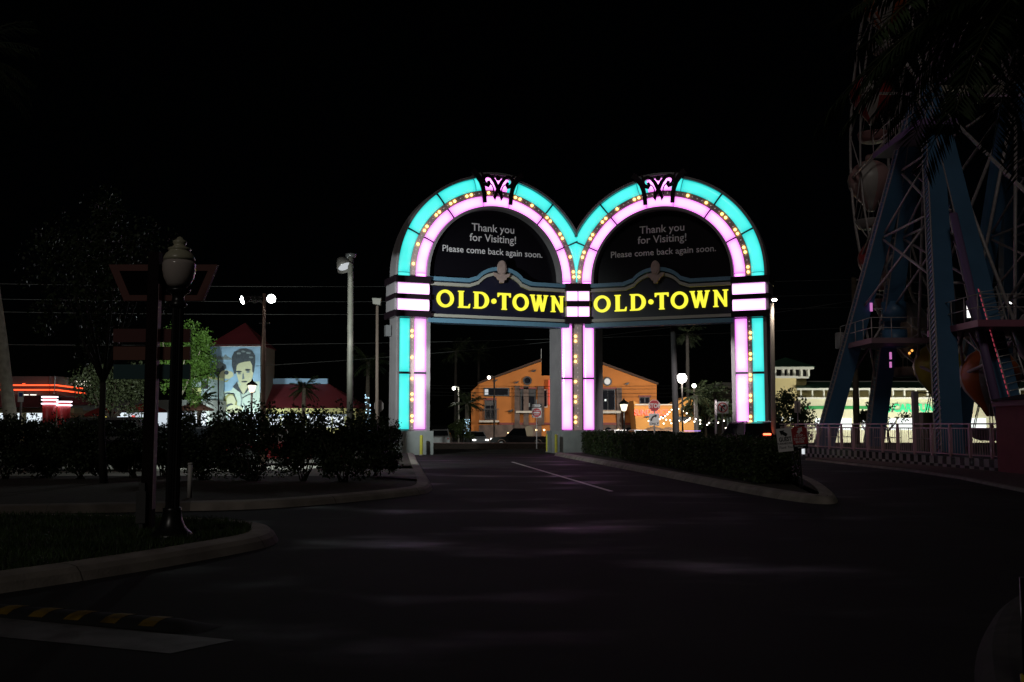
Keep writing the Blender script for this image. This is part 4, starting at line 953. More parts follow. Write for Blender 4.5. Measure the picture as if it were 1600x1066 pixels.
# ---------------------------------------------------------------- vehicles
def car(name, lb_, cat, pos, yaw, L_, W_, H_, paint, kind='suv', lights=None, head=False, group=None):
    """built along +x, nose at +x; turned and set on the ground"""
    pos = Vector(pos); ca, sa = math.cos(yaw), math.sin(yaw); X = lambda x, y, z: pos+Vector((x*ca-y*sa, x*sa+y*ca, z))
    t_ = thing(name, lb_, cat, pos, group); wr = .36 if kind != 'sedan' else .32; ax = L_*.31; hb = H_*.58
    def side(y): return lambda u, v, w_=0.: X(u, y+w_, v)
    arch = lambda x0: [(x0+(wr+.07)*math.cos(a), wr+(wr+.07)*math.sin(a)) for a in [PI*k/10 for k in range(11)]]
    low = .28
    prof = [(-L_/2, low+.1), (-L_/2+.05, hb-.05)] + ([(-L_/2+.08, hb), (L_*.2, hb)] if kind != 'pickup' else [(-L_/2+.05, hb), (L_*.2, hb)]) + [(L_/2-.35, hb-.1), (L_/2-.05, hb-.28), (L_/2, low+.2), (L_/2-.05, low)]
    prof += [(ax+wr+.07, low)] + [p for p in arch(ax) if p[1] > low] + [(ax-wr-.07, low), (-ax+wr+.07, low)] + [p for p in arch(-ax) if p[1] > low] + [(-ax-wr-.07, low), (-L_/2+.04, low)]
    m = MB(); m.prism(prof, -W_/2, W_/2, lambda u, v, w_: X(u, w_, v)); m.build('body', paint, t_)
    if kind == 'suv': g0 = [(-L_/2+.12, hb), (-L_/2+.38, H_-.06), (-L_/2+.7, H_), (L_*.06, H_-.02), (L_*.24, hb)]
    elif kind == 'pickup': g0 = [(-L_*.12, hb), (-L_*.09, H_), (L_*.1, H_), (L_*.24, hb)]
    else: g0 = [(-L_*.4, hb), (-L_*.24, H_), (L_*.05, H_), (L_*.25, hb)]
    ins = .16; n_ = len(g0); m = MB()
    def gw(v): return W_/2-.03-ins*(v-hb)/(H_-hb)
    a = m.add([X(u, gw(v), v) for u, v in g0]); c = m.add([X(u, -gw(v), v) for u, v in g0]); m.face(a); m.face(c[::-1])
    for k in range(n_-1): m.face((a[k], a[k+1], c[k+1], c[k]))
    m.build('cabin', paint, t_)
    cu_ = sum(p[0] for p in g0)/n_; cv = (hb+H_)/2
    win = [(cu_+(u-cu_)*.88, cv+(v-cv)*.72+.01) for u, v in g0]
    for s_ in (1, -1):
        m = MB(); m.face(m.add([X(u, s_*(gw(v)+.006), v) for u, v in win])); m.build('side_window', GLASSD, t_)
    for (p, q) in ((g0[0], g0[1]), (g0[-1], g0[-2])):
        f = lambda k: (p[0]+(q[0]-p[0])*k + (-.008 if p is g0[0] else .008), p[1]+(q[1]-p[1])*k); m = MB(); m.face(m.add([X(f(.12)[0], -gw(f(.12)[1])+.08, f(.12)[1]), X(f(.12)[0], gw(f(.12)[1])-.08, f(.12)[1]), X(f(.9)[0], gw(f(.9)[1])-.08, f(.9)[1]), X(f(.9)[0], -gw(f(.9)[1])+.08, f(.9)[1])]))
        m.build('windscreen' if p is g0[-1] else 'rear_window', GLASSD, t_)
    for x0 in (ax, -ax):
        for s_ in (1, -1):
            y0 = s_*(W_/2-.1); m = MB(); m.tube([X(x0, y0-.1, wr), X(x0, y0+.1, wr)], wr, 20); wh = m.build('wheel', RUBBER, t_)
            m = MB(); m.tube([X(x0, y0-.105, wr), X(x0, y0+.105, wr)], wr*.62, 12); m.build('rim', CHROME, wh)
    for s_ in (1, -1):
        m = MB(); m.box((-L_/2-.02, s_*(W_/2-.15)-.1, hb-.28), (-L_/2+.06, s_*(W_/2-.15)+.1, hb-.08), X); m.build('tail_light', lights or mat('tail_red', (.3, .01, .01), .2), t_)
        m = MB(); m.box((L_/2-.12, s_*(W_/2-.25)-.16, hb-.33), (L_/2-.02, s_*(W_/2-.25)+.16, hb-.2), X); m.build('headlight', em('head_lamp', (1, .97, .9), 5.) if head else mat('clear_lamp', (.5, .5, .5), .1), t_)
    return t_, X, hb
CBLK = mat('black_car_paint', (.012, .012, .014), .16, spec=.6); CDRK = mat('dark_grey_car_paint', (.03, .03, .035), .18, spec=.6); CWHT = mat('white_car_paint', (.55, .55, .56), .25)
CRED = mat('red_car_paint', (.12, .01, .012), .2)
TAILD = em('tail_light_dim', (1, .07, .03), 1.6)
# SUV waiting behind the hedge
a = at(1168, 690, 48); t_, X, hb = car('parked_suv', 'black station wagon with pink reflections and a lit brake lamp behind the hedge', 'car', (a.x, 48, 0), PI/2+.12, 4.7, 1.95, 1.72, CBLK, 'suv')
m = MB(); m.box((-2.25, -.3, 1.12), (-2.2, .05, 1.2), X); m.build('brake_light', em('brake_strip', (1, .12, .05), 6.), t_)
m = MB(); m.bar(X(-1.7, .62, 1.74), X(.3, .62, 1.74), .04, .04); m.bar(X(-1.7, -.62, 1.74), X(.3, -.62, 1.74), .04, .04); m.build('roof_rail', CHROME, t_)
t_, X, hb = car('pickup_truck', 'black pickup truck passing before the orange building', 'truck', (at(812, 690, 97).x, 97, ZS), PI, 5.7, 2.0, 1.85, CBLK, 'pickup', TAIL, True)
m = MB(); m.box((1.5, -1.04, .93), (.2, -1.0, .98), X); m.build('side_trim', CHROME, t_)
m = MB(); m.box((1.08, -1.1, 1.35), (1.2, -1.0, 1.44), X); m.build('marker_lamp', WARM_L, t_)
car('parked_car', 'white car partly hidden by the middle gate base', 'car', (at(938, 690, 120).x, 120, ZS), PI, 4.6, 1.85, 1.5, CWHT, 'sedan', None, True)
car('parked_car', 'second white car, right of the one at the middle gate base', 'car', (at(958, 690, 117).x, 117, ZS), PI*.62, 4.5, 1.85, 1.62, CWHT, 'suv', None, False)
car('parked_car', 'silver car facing the street below the annex wall', 'car', (at(1000, 690, 116).x, 116, ZS), -PI/2+.2, 4.6, 1.85, 1.6, mat('silver_paint', (.35, .36, .38), .25), 'suv', None, True)
car('parked_car', 'dark car with small red lights behind the stop sign', 'car', (at(1012, 690, 78).x, 78, groundz(78)), PI/2+.5, 4.8, 1.9, 1.65, CBLK, 'suv', TAILD)
t_, X, hb = car('parked_car', 'dark car with purple and blue glints right of the thick pole', 'car', (at(1082, 690, 82).x, 82, ZS), .15, 4.8, 1.9, 1.6, CDRK, 'suv', None, True)
m = MB(); m.box((-.6, -.3, 1.66), (.6, .3, 1.7), X); m.build('roof_light', em('police_blue', (.5, .3, 1), 1.6), t_)
car('parked_car', 'silver car with bright headlights facing the street near the blue lit palm', 'car', (at(744, 690, 106).x, 106, ZS), -PI/2+.25, 4.5, 1.85, 1.5, mat('silver_paint', (.35, .36, .38), .25), 'suv', None, True)
car('parked_car', 'dim silver car left of the palms in the left arch', 'car', (at(690, 690, 100).x, 100, ZS), PI/2, 4.6, 1.9, 1.75, mat('dim_silver', (.2, .2, .2), .25), 'suv', None, False)
car('parked_suv', 'large dark vehicle parked behind the bushes left of the signpost', 'car', (at(138, 700, 35).x, 35, .01), PI, 4.9, 1.95, 1.85, CDRK, 'suv')
car('parked_car', 'red car with glowing rear lamps behind the bushes', 'car', (at(455, 700, 40).x, 40, .01), PI, 4.5, 1.8, 1.45, CRED, 'sedan', em('tail_pink', (1, .3, .32), 6.))
car('parked_car', 'dark hatchback behind the bushes right of the black lamp', 'car', (at(345, 700, 39).x, 39, .01), PI/2, 4.5, 1.85, 1.55, CDRK, 'suv')

# ---------------------------------------------------------------- buildings
def plan(Y):
    T = frame((0, Y, 0), (1, 0, 0), (0, -1, 0)); B = lambda x, y: (at(x, y, Y).x, at(x, y, Y).z); return T, B
def pbox(m, T, B, x0, y0, x1, y1, w0, w1):
    a, c = B(x0, y1), B(x1, y0); m.box((a[0], a[1], w0), (c[0], c[1], w1), lambda u, v, w_: T(u, v, w_)); return m
def part(name, mt, parent, T, B, x0, y0, x1, y1, w0, w1): return pbox(MB(), T, B, x0, y0, x1, y1, w0, w1).build(name, mt, parent)
def ppoly(name, mt, parent, T, B, pts, w0, w1): m = MB(); m.prism([B(*p) for p in pts], w0, w1, T); return m.build(name, mt, parent)

# orange restaurant beyond the street
T, B = plan(130); ORG = mat('orange_stucco', (.50, .17, .034), .85, var=.16, scale=.35, bump=.2, bscale=8)
ORL = mat('light_orange_stucco', (.56, .25, .055), .85, var=.1, scale=.4); STONE = mat('beige_stone', (.12, .085, .07), .9, var=.4, scale=1.2, bump=.6, bscale=5)
REDT = mat('dark_red_trim', (.2, .035, .025), .6); IRON = mat('dark_iron', (.02, .02, .022), .5); WHT = mat('white_stucco', (.55, .5, .42), .7)
PANE = mat('night_pane', (.012, .013, .017), .3, spec=.0); WINL = em('dim_window', (.75, .8, .7), .16)
ob = thing('restaurant', 'orange stucco restaurant with a stepped gable and balconies across the street', 'building', (at(885, 690, 130).x, 130, ZS))
ppoly('wall', ORG, ob, T, B, [(748, 700), (748, 600), (846, 565), (846, 587), (900, 587), (900, 555), (1026, 601), (1026, 700)][::-1], -9, 0)
ppoly('side_wall', ORG, ob, T, B, [(736, 700), (736, 612), (748, 600.5), (748, 700)][::-1], -6, -.4)
for pts in ([(747, 600), (846, 564), (846, 560.5), (747, 597.5)], [(900, 554.5), (1028, 601.5), (1028, 598.5), (900, 551)]):
    ppoly('roof_edge', mat('roof_tile', (.05, .025, .015), .8), ob, T, B, pts, -9.2, .5)
m = MB(); pbox(m, T, B, 748.5, 664, 846, 698, .02, .25); pbox(m, T, B, 862, 664, 1025.5, 698, .02, .25); m.build('stone_base', STONE, ob)
for x0, x1, y0, y1 in ((818, 826, 603, 664), (840, 850, 604, 664), (963.5, 971, 606, 672), (804, 812, 603, 698)): part('stone_pier', STONE, ob, T, B, x0, y0, x1, y1, .02, .5)
for x0, x1 in ((780, 804), (812, 860), (935, 1000)): part('string_course', REDT, ob, T, B, x0, 660.5, x1, 663.8, .02, .3)
# upper windows
f = part('window', IRON, ob, T, B, 756, 606, 796, 619.5, .02, .18); part('pane', PANE, f, T, B, 758.5, 608, 793.5, 617.5, .18, .2); part('lit_pane', em('window_white', (.9, .95, 1), .5), f, T, B, 757.5, 608.5, 763, 617, .2, .22)
f = part('balcony_door', IRON, ob, T, B, 757, 623, 776, 656, .02, .2); part('awning', REDT, f, T, B, 756, 622, 776, 625.5, .2, .5); [part('pane', PANE, f, T, B, x, 634, x+7, 654, .2, .22) for x in (759, 767)]
part('balcony', WHT, ob, T, B, 749, 657, 780, 660, .02, 1.1); m = MB(); [pbox(m, T, B, x, 640, x+.5, 657, .95, 1.0) for x in range(750, 780, 2)]; pbox(m, T, B, 749, 639, 780, 640, .94, 1.02); m.build('railing', IRON, ob)
f = part('balcony_door', IRON, ob, T, B, 813, 607, 837, 643, .02, .2); part('awning', REDT, f, T, B, 812, 605.5, 838, 608, .2, .5); [part('pane', PANE, f, T, B, x, 619, x+9, 641, .2, .22) for x in (815, 826)]; part('lit_pane', WINL, f, T, B, 822, 630, 828, 636, .22, .24)
part('balcony', WHT, ob, T, B, 806, 642.5, 846, 645.5, .02, 1.1)
f = part('window', WHT, ob, T, B, 846, 608.5, 855.5, 637, .02, .2); part('pane', PANE, f, T, B, 847.3, 610, 854.2, 635.5, .2, .22)
f = part('balcony_door', IRON, ob, T, B, 938, 608, 961, 641, .02, .2); part('awning', REDT, f, T, B, 936, 605.5, 962.5, 608.5, .2, .5); [part('pane', PANE, f, T, B, x, 610, x+9.5, 640, .2, .22) for x in (939.5, 950)]; part('lit_pane', em('window_spot', (.9, 1, .95), 1.2), f, T, B, 944.5, 624, 947, 627, .22, .24)
part('balcony', WHT, ob, T, B, 934, 642, 969, 646, .02, 1.1)
for x, y, mt in ((824, 595, PANE), (948.8, 596.3, em('clock_face', (1, .97, .9), .55))):
    c = B(x, y); m = MB(); m.ring(ell(c[0], c[1], .58, .58, 24), ell(c[0], c[1], .4, .4, 24), .02, .3, T); f = m.build('round_window', IRON, ob); m = MB(); m.prism(ell(c[0], c[1], .4, .4, 24), .03, .12, T); m.build('pane', mt, f)
for x, y in ((833, 579), (806, 597), (938, 590), (978, 599), (773, 594), (797, 641)):
    c = B(x, y); m = MB(); m.prism([(c[0]-.35, c[1]-.15), (c[0]+.3, c[1]+.1), (c[0]+.4, c[1]+.02), (c[0]+.1, c[1]-.22)], .02, .5, T); m.build('wall_lamp', IRON, ob)
part('banner', em('red_banner', (1, .1, .05), .75), ob, T, B, 857, 594, 863, 633, .3, .9)
for x in (838, 965.5, 850): 
    c = B(x, 672); m = MB(); m.ball(T(c[0], c[1], .45), .13, 8, 6); m.build('sconce', WARM_L, ob)
c = B(826, 672); m = MB(); m.prism([(c[0]-.55, c[1]-.9), (c[0]+.55, c[1]-.9)] + [(c[0]+.55*math.cos(a), c[1]+.55*math.sin(a)) for a in [PI*k/12 for k in range(13)]], .26, .34, T); m.build('arched_window', em('warm_window', (1, .75, .4), .1), ob)
for x in (950, 982):
    c = B(x, 674); m = MB(); m.prism([(c[0]-.5, c[1]-.7), (c[0]+.5, c[1]-.7)] + [(c[0]+.5*math.cos(a), c[1]+.5*math.sin(a)) for a in [PI*k/12 for k in range(13)]], .26, .34, T); m.build('arched_window', PANE, ob)
part('mast', GREYST, ob, T, B, 845.3, 545, 846.2, 566, -.1, 0)
f = part('window', IRON, ob, T, B, 999, 620, 1015, 631, .02, .16); [part('pane', PANE, f, T, B, x, 622, x+6, 630, .16, .18) for x in (1000.5, 1008)]; part('awning', REDT, f, T, B, 997.5, 618, 1017, 621, .16, .4)
for x, mt in ((751, ORAN),): pass
T2, B2 = plan(124)
ppoly('annex', ORL, ob, T2, B2, [(997, 700), (990, 626), (1000, 633), (1052, 633.5), (1052, 700)][::-1], -5.5, 0)
ppoly('annex', ORL, ob, T2, B2, [(1052, 700), (1052, 631), (1072, 620.5), (1087, 628), (1087, 700)][::-1], -5.5, -.2)
part('roof_edge', WHT, ob, T2, B2, 992, 631.5, 1052, 633.4, -5.4, .25)
part('window', IRON, ob, T2, B2, 1057, 651, 1078, 658.5, -.18, .05)
m = MB(); c = B2(1044, 644.5); m.text('SUNDANCE', 1.02, T2, c[0], c[1]-.35, 'RIGHT', .02, .2, .06, .78); m.build('neon_lettering', em('neon_sign_red', (1, .05, .012), 3.2), ob)
for x, y in ((1010, 650), (1035, 650)):
    c = B2(x, y); m = MB(); m.prism([(c[0]-.3, c[1]-.1), (c[0]+.3, c[1]+.1), (c[0]+.35, c[1]-.02), (c[0]+.05, c[1]-.2)], .02, .4, T2); m.build('wall_lamp', IRON, ob)
# patio umbrellas of the restaurant
def umbrella(lb_, x, y, Y, r, mt, group):
    a = at(x, y, Y); b0 = Vector((a.x, Y, groundz(Y))); t_ = thing('patio_umbrella', lb_, 'umbrella', b0, group)
    MB().tube([b0, (a.x, Y, a.z)], .03, 6).build('pole', IRON, t_)
    m = MB(); m.lathe([(r, -.62), (r*.96, -.5), (r*.5, -.2), (.02, 0)], a, 8); m.build('canopy', mt, t_)
UMD = mat('umbrella_dark', (.1, .055, .03), .8); UMR = mat('umbrella_red', (.3, .03, .025), .7, var=.1)
umbrella('dark patio umbrella under the orange annex wall, left one', 1022, 666, 118, 1.5, UMD, 'restaurant umbrellas'); umbrella('dark patio umbrella under the orange annex wall, right one', 1045, 667, 117, 1.5, UMD, 'restaurant umbrellas')
for k, (x, y, Y, r) in enumerate(((160, 636, 66, 1.25), (226, 630, 70, 1.6), (304, 629, 74, 1.5))):
    umbrella(['half hidden red umbrella nearest the diner columns', 'wide red umbrella left of the lamp post', 'faded red umbrella right of the lamp post'][k], x, y, Y, r, UMR if k < 2 else mat('umbrella_faded', (.24, .12, .09), .7), 'red umbrellas by the shops')
# string lights
def strings(lb_, pts, Y):
    P_ = [at(x, y, Y) for x, y in pts]; t_ = thing('string_lights', lb_, 'string lights', P_[0]); m = MB(); m.tube(P_, .012, 4); m.build('wire', IRON, t_)
    m0 = MB(); m0.ball((0, 0, 0), .085, 8, 6); me = None
    for p in P_:
        if me is None:
            m0.v = [tuple(Vector(q)+p) for q in m0.v]; o = m0.build('bulb', em('string_bulb', (1, .9, .72), 6.), t_); me = o.data; first = p
        else:
            o = bpy.data.objects.new('bulb', me); C.objects.link(o); o.parent = t_; o.location = p-first
strings('rising string of white bulbs from the stop sign to the thick pole', [(1013.5,658),(1020,654),(1031,655),(1033,652),(1036,653.5),(1039.5,650.5),(1043,647.5),(1046,644),(1049.5,640.5),(1053,637),(1060,639),(1067,642.5),(1073,646)], 116)
strings('lower string of white bulbs across the annex', [(1037,662),(1041,656),(1047,657),(1049,661.5),(1057,658.5),(1061,657.5),(1067,658.5),(1070,660),(1072,658.5),(1074,657),(1076,656),(1078,654),(1085,659),(1087,655)], 115)
strings('loose string of bulbs before the dark trees', [(1094,657),(1094,662),(1105,664),(1108,661),(1122,660.5),(1131,657.5),(1134,669)], 112)
# bright parking lamps
def lot_lamp(lb_, x, y, Y, r, es, pw, aim=None, col=(1, .97, .9), arm=0, mt='iron_pole', size=.15, gz=None):
    a = at(x, y, Y); b0 = Vector((a.x+arm, Y, groundz(Y))); t_ = thing('street_lamp', lb_, 'street lamp', b0)
    MB().tube([b0, (b0.x, Y, a.z+.15)] + ([(a.x, Y, a.z+.2)] if arm else []), .09, 8).build('pole', mat(mt, (.05, .04, .035) if mt == 'iron_pole' else (.5, .48, .42), .6), t_)
    m = MB(); m.lathe([(r*.5, r*.86), (r*.4, r*.98), (.001, r)], a, 14); m.build('lamp_head', FLOODM, t_)
    m = MB(); m.lathe([(.001, -r*.95), (r*.5, -r*.82), (r*.85, -r*.42), (r*.95, .0), (r*.85, r*.42), (r*.5, r*.84)], a, 16); m.build('lens', em('lot_lens_%g' % es, col, es), t_)
    if pw:
        lamp('SPOT' if aim else 'POINT', 'lamp_light', a+Vector((0, (r+.1) if aim and aim[1] > Y else -r-.1, -.3)), pw, col, t_, aim=aim, size=size, cone=150, blend=.3)
    return t_, a
fc = at(885, 640, 130)
t_, a = lot_lamp('dazzling white parking lamp on a thin pole in the right arch', 1065.5, 591, 108, .55, 40., 12500, (fc.x+6, 130, 3), (1, .95, .88))
lamp('POINT', 'lamp_light', a+Vector((0, -.8, -.2)), 250, (1, .97, .93), t_, size=.3)
lot_lamp('smaller white lamp right of the dazzling parking lamp', 1084.5, 603, 118, .26, 12., 0)
lot_lamp('white lamp on a dark pole before the restaurant window', 764, 590, 112, .2, 7., 3500, (fc.x-5, 130, 4), (1, .9, .8), .6)
lot_lamp('far street lamp with a short arm left of the restaurant', 709, 607, 112, .2, 8., 70, None, (1, .98, .9), .55, 'pale_lamp_pole')
def lantern(lb_, x, ytop, Y, lit=1.0):
    a = at(x, ytop, Y); b0 = Vector((a.x, Y, groundz(Y))); t_ = thing('street_lamp', lb_, 'street lamp', b0)
    m = MB(); m.tube([b0, (a.x, Y, a.z-1.05)], .085, 10); m.lathe([(.22, 0), (.2, .3), (.1, .5)], b0, 12); m.build('post', BLACKM, t_)
    m = MB(); m.lathe([(.1, -1.05), (.2, -1.0), (.34, -.5), (.34, -.45)], a, 8); m.build('lantern_glass', em('lantern_glow', (1, .85, .62), 1.8), t_)
    m = MB(); m.lathe([(.46, -.45), (.44, -.36), (.25, -.18), (.1, -.1), (.07, .02), (.001, .12)], a, 12); m.build('lantern_roof', BLACKM, t_)
    m = MB(); m.ball(a+Vector((0, -.36, -.62)), .1, 8, 6); m.build('bulb', em('lantern_bulb', (1, .95, .85), 8.), t_)
    lamp('POINT', 'lamp_light', a+Vector((0, -.5, -.7)), 60, (1, .9, .75), t_, size=.2)
lantern('black lantern lamp before the orange facade', 974.7, 624, 88); lantern('black lantern lamp before the painted mural', 394, 594, 84)
a = at(341, 585, 88); b0 = Vector((at(343, 660, 88).x, 88, ZS)); t_ = thing('street_lamp', 'thin dark lamp pole with a ball head in front of the mural', 'street lamp', b0)
MB().tube([b0, a], .06, 8).build('pole', IRON, t_); MB().ball(a+Vector((0, 0, .12)), .16, 10, 6).build('globe', IRON, t_)

# ---- left side: diner with red neon
T, B = plan(78); MAROON = mat('maroon_awning', (.1, .008, .012), .6, var=.1)
dn = thing('diner', 'low diner outlined with red neon tubes and a maroon awning', 'building', (at(20, 690, 78).x, 78, ZS))
part('wall', mat('diner_wall', (.3, .26, .14), .8), dn, T, B, -420, 640, 88, 690, -8, -.6)
part('parapet', mat('diner_parapet', (.05, .04, .042), .5), dn, T, B, -420, 588, 88, 618, -7.5, -.2)
part('awning', MAROON, dn, T, B, -420, 618.5, 74, 637, -1.5, 1.3); part('valance', MAROON, dn, T, B, 100, 621, 168, 633, -2, .6)
part('fascia', mat('cream_band', (.42, .38, .2), .7), dn, T, B, -420, 637.5, 118, 645, -1.4, .2)
for y in (602, 609.3):
    pts = [T(*B(-420, y), .0)] + [T(*B(88, y), 0)] + [T(B(114, y+5)[0], B(114, y+5)[1], -4)]
    m = MB(); m.tube(pts, .055, 8); m.build('neon_tube', REDN if y < 605 else REDN, dn)
ppoly('side_parapet', mat('diner_parapet', (.05, .04, .042), .5), dn, T, B, [(88.3, 588), (116, 596), (116, 622), (88.3, 618)][::-1], -5, -4.2)
for k in range(9):
    x = -380+k*52; part('shop_window', COOL_L, dn, T, B, x, 645.5, x+44, 664, -.6, -.5)
for x in (13, 42, 54): part('downlight', em('down_light', (1, .95, .85), 2.), dn, T, B, x-2, 616.7, x+2, 618, -.1, .5)
m = MB()
for k, (x, w_) in enumerate(((-3, 6), (36, 4))): pbox(m, T, B, x, 599.2, x+w_, 600.4, .05, .1)
m.build('neon_letters', REDN, dn)
c = B(99, 597); m = MB(); m.text('GRILL', .62, T, c[0], c[1]-.2, 'CENTER', .02, -3.6, .05); m.build('lettering', em('grill_white', (1, .95, .75), 1.6), dn)
m = MB(); [pbox(m, T, B, x, 588, x+1.4, 616, .1, .3) for x in (79, 86.5)]; m.build('chrome_fin', CHROME, dn)
lamp('POINT', 'neon_light', T(B(60, 606)[0], B(60, 606)[1], 1.0), 22, (1, .15, .06), dn, size=.5)
def ring_column(lb_, x0, x1, yt, yb, Y, rings):
    a, c = at(x0, yt, Y), at(x1, yt, Y); r = (c.x-a.x)/2; b0 = Vector(((a.x+c.x)/2, Y, groundz(Y))); t_ = thing('entrance_column', lb_, 'column', b0)
    m = MB(); m.lathe([(r, 0), (r, a.z-b0.z-.02), (r*.3, a.z-b0.z+.02), (.001, a.z-b0.z+.03)], b0, 24); m.build('drum', mat('red_drum', (.5, .035, .035), .4), t_)
    for y in rings:
        z_ = at(x0, y, Y).z; m = MB(); R_ = r*1.12; m.tube([(b0.x+R_*math.cos(2*PI*k/32), Y+R_*math.sin(2*PI*k/32), z_) for k in range(33)], .05, 6, False); m.build('neon_ring', PINKN, t_)
    return t_
ring_column('red drum column with three pinkish white neon rings', 68, 88, 619, 690, 72, (620.5, 625, 631)); ring_column('red drum column with two pinkish white neon rings', 91, 110, 628, 690, 72.5, (628, 633.5))
# long lit shop front between the diner and the mural
T, B = plan(98); MINT = mat('mint_wall', (.3, .38, .4), .8, var=.1); YLW = mat('yellow_wall', (.45, .46, .2), .8, var=.08); RROOF = mat('red_metal_roof', (.16, .022, .03), .6, var=.15, scale=.5)
sh = thing('shop_row', 'row of shops with bright windows behind the bushes, left of the mural', 'building', (at(220, 690, 98).x, 98, ZS))
part('wall', mat('shop_wall', (.2, .21, .2), .8), sh, T, B, 96, 625, 327, 690, -6, 0)
for k in range(11):
    x = 100+k*20.4; f = part('shop_window', [COOL_L, em('cool_shop_window_b', (.8, .9, 1), .75)][k % 2], sh, T, B, x, 645, x+18.6, 668, .02, .08)
    if k in (3, 5, 8): part('poster', [em('poster_yellow', (1, .85, .1), .9), em('poster_red', (1, .15, .12), .9), em('poster_green', (.1, .9, .45), .8)][(3, 5, 8).index(k)], f, T, B, x+4, 649, x+10, 658, .08, .1)
part('wall_upper', MINT, sh, T, B, 298, 592, 327, 626, -5, .1); part('parapet', YLW, sh, T, B, 296, 588, 327, 592, -5, .2); f = part('window', IRON, sh, T, B, 315.5, 598, 326, 608, .1, .16); part('band', YLW, sh, T, B, 300, 606, 315, 630, .1, .13)
# mural tower
T, B = plan(104); mt_ = thing('mural_tower', 'square tower with a red pyramid roof and a painted mural of a dark haired guitarist', 'building', (at(368, 690, 104).x, 104, ZS))
part('wall', mat('tower_wall', (.42, .52, .52), .85), mt_, T, B, 328, 541, 407, 690, -5.5, 0)
c0, c1 = B(324, 541), B(412, 541); ap = B(372, 500); m = MB(); i = m.add([T(c0[0], c0[1], .35), T(c1[0], c1[1], .35), T(c1[0], c1[1], -5.9), T(c0[0], c0[1], -5.9), T(ap[0], ap[1], -2.8)])
for k in ((0,1,4),(1,2,4),(2,3,4),(3,0,4),(3,2,1,0)): m.face([i[j] for j in k])
m.build('roof', RROOF, mt_)
z5 = lambda L_: [B(310+x*.15, 500+y*.15) for x, y in L_]
BLU = mat('mural_blue', (.24, .40, .56), .85, var=.25, scale=.8); PAL = mat('mural_pale', (.46, .58, .52), .85, var=.08); DRKM = mat('mural_ink', (.05, .065, .08), .85, var=.3); SKN = mat('mural_cream', (.52, .54, .36), .85, var=.06); OLV = mat('mural_olive', (.28, .29, .12), .85, var=.2); GRY = mat('mural_grey', (.17, .22, .24), .85, var=.3)
LAY = [.0]
def paint(pts, mtl, ribbon=None):
    LAY[0] += .004; m = MB()
    if ribbon: m.ribbon(z5(pts), ribbon*.01, LAY[0], LAY[0]+.003, T)
    else: m.prism(z5(pts), LAY[0], LAY[0]+.003, T)
    MUR.append((m, mtl))
MUR = []
def blob(cx, cy, rx, ry, n=20, j=0., a0=0): 
    r_ = random.Random(int(cx*7+cy)); return [(cx+rx*(1+r_.uniform(-j, j))*math.cos(a0+2*PI*k/n), cy+ry*(1+r_.uniform(-j, j))*math.sin(a0+2*PI*k/n)) for k in range(n)]
paint([(122, 280), (645, 280), (645, 760), (122, 760)], BLU)
r_ = random.Random(2); sk = [(125, 415)]
for k in range(22): x = 128+k*10; h = r_.uniform(20, 60); sk += [(x, 415-h), (x+5, 415-h*.8)]
paint(sk+[(348, 415)], GRY)
paint([(340, 735), (400, 650), (640, 640), (640, 990), (180, 990), (220, 760)], PAL)
paint(blob(205, 505, 80, 70, 26, .22), DRKM); paint(blob(210, 470, 50, 35, 16, .2), GRY); paint(blob(290, 570, 75, 45, 18, .12), SKN); paint(blob(293, 550, 24, 22), DRKM); paint([(215, 630), (270, 640), (330, 615), (300, 645), (240, 652)], OLV)
paint([(395, 470), (430, 440), (550, 425), (575, 470), (572, 560), (555, 640), (510, 690), (455, 690), (420, 640), (398, 560)], SKN)
paint([(430, 680), (520, 680), (530, 735), (470, 775), (425, 735)], SKN)
paint([(372, 560), (350, 480), (348, 390), (372, 335), (430, 305), (500, 298), (560, 320), (592, 370), (594, 440), (580, 550), (562, 545), (562, 475), (540, 430), (470, 440), (420, 455), (400, 480), (392, 560)], DRKM)
for x, y in ((420, 350), (470, 330), (525, 345), (550, 390)): paint(blob(x, y, 24, 11, 12, .2, .4), GRY)
for x in (425, 515): paint(blob(x, 540 if x < 450 else 522, 30, 9, 12), DRKM); paint(blob(x+3, 560 if x < 450 else 543, 18, 9, 10), GRY)
paint([(462, 560), (474, 560), (482, 612), (458, 620)], GRY); paint(blob(482, 645, 32, 7, 12), DRKM)
paint([(360, 700), (405, 640), (420, 690), (470, 780), (440, 760)], DRKM); paint([(470, 780), (520, 700), (560, 655), (560, 690), (500, 760)], DRKM)
paint([(440, 760), (455, 830), (445, 900)], GRY, 9); paint([(460, 815), (520, 780), (600, 750)], DRKM, 9); paint([(470, 870), (495, 910), (470, 950)], GRY, 10)
paint(blob(335, 860, 70, 92, 24, .04), OLV); paint(blob(345, 845, 48, 62, 20, .05), SKN); paint(blob(335, 900, 42, 30, 14, .1), DRKM); paint(blob(375, 930, 85, 40, 16, .15), SKN)
paint([(270, 780), (300, 765), (370, 775), (400, 850)], DRKM, 9); paint([(180, 900), (200, 860), (225, 900), (200, 920)], GRY)
mm = MB(); mts = []
for m_, mtl in MUR:
    if mtl not in mts: mts.append(mtl)
    o_ = len(mm.v); mm.v += m_.v
    for f_ in m_.f: mm.cur = mts.index(mtl); mm.face([k+o_ for k in f_])
mm.build('mural', mts, mt_)
part('corner_trim', mat('tower_side', (.12, .1, .08), .8), mt_, T, B, 407.2, 541, 409, 690, -5.4, -.1)
for k in range(3):
    x = 333+k*25; f = part('shop_window', COOL_L, mt_, T, B, x, 646, x+20, 668, .12, .2)
    if k == 0: part('poster', em('poster_yellow', (1, .85, .1), .9), f, T, B, x+10, 652, x+16, 666, .2, .22)
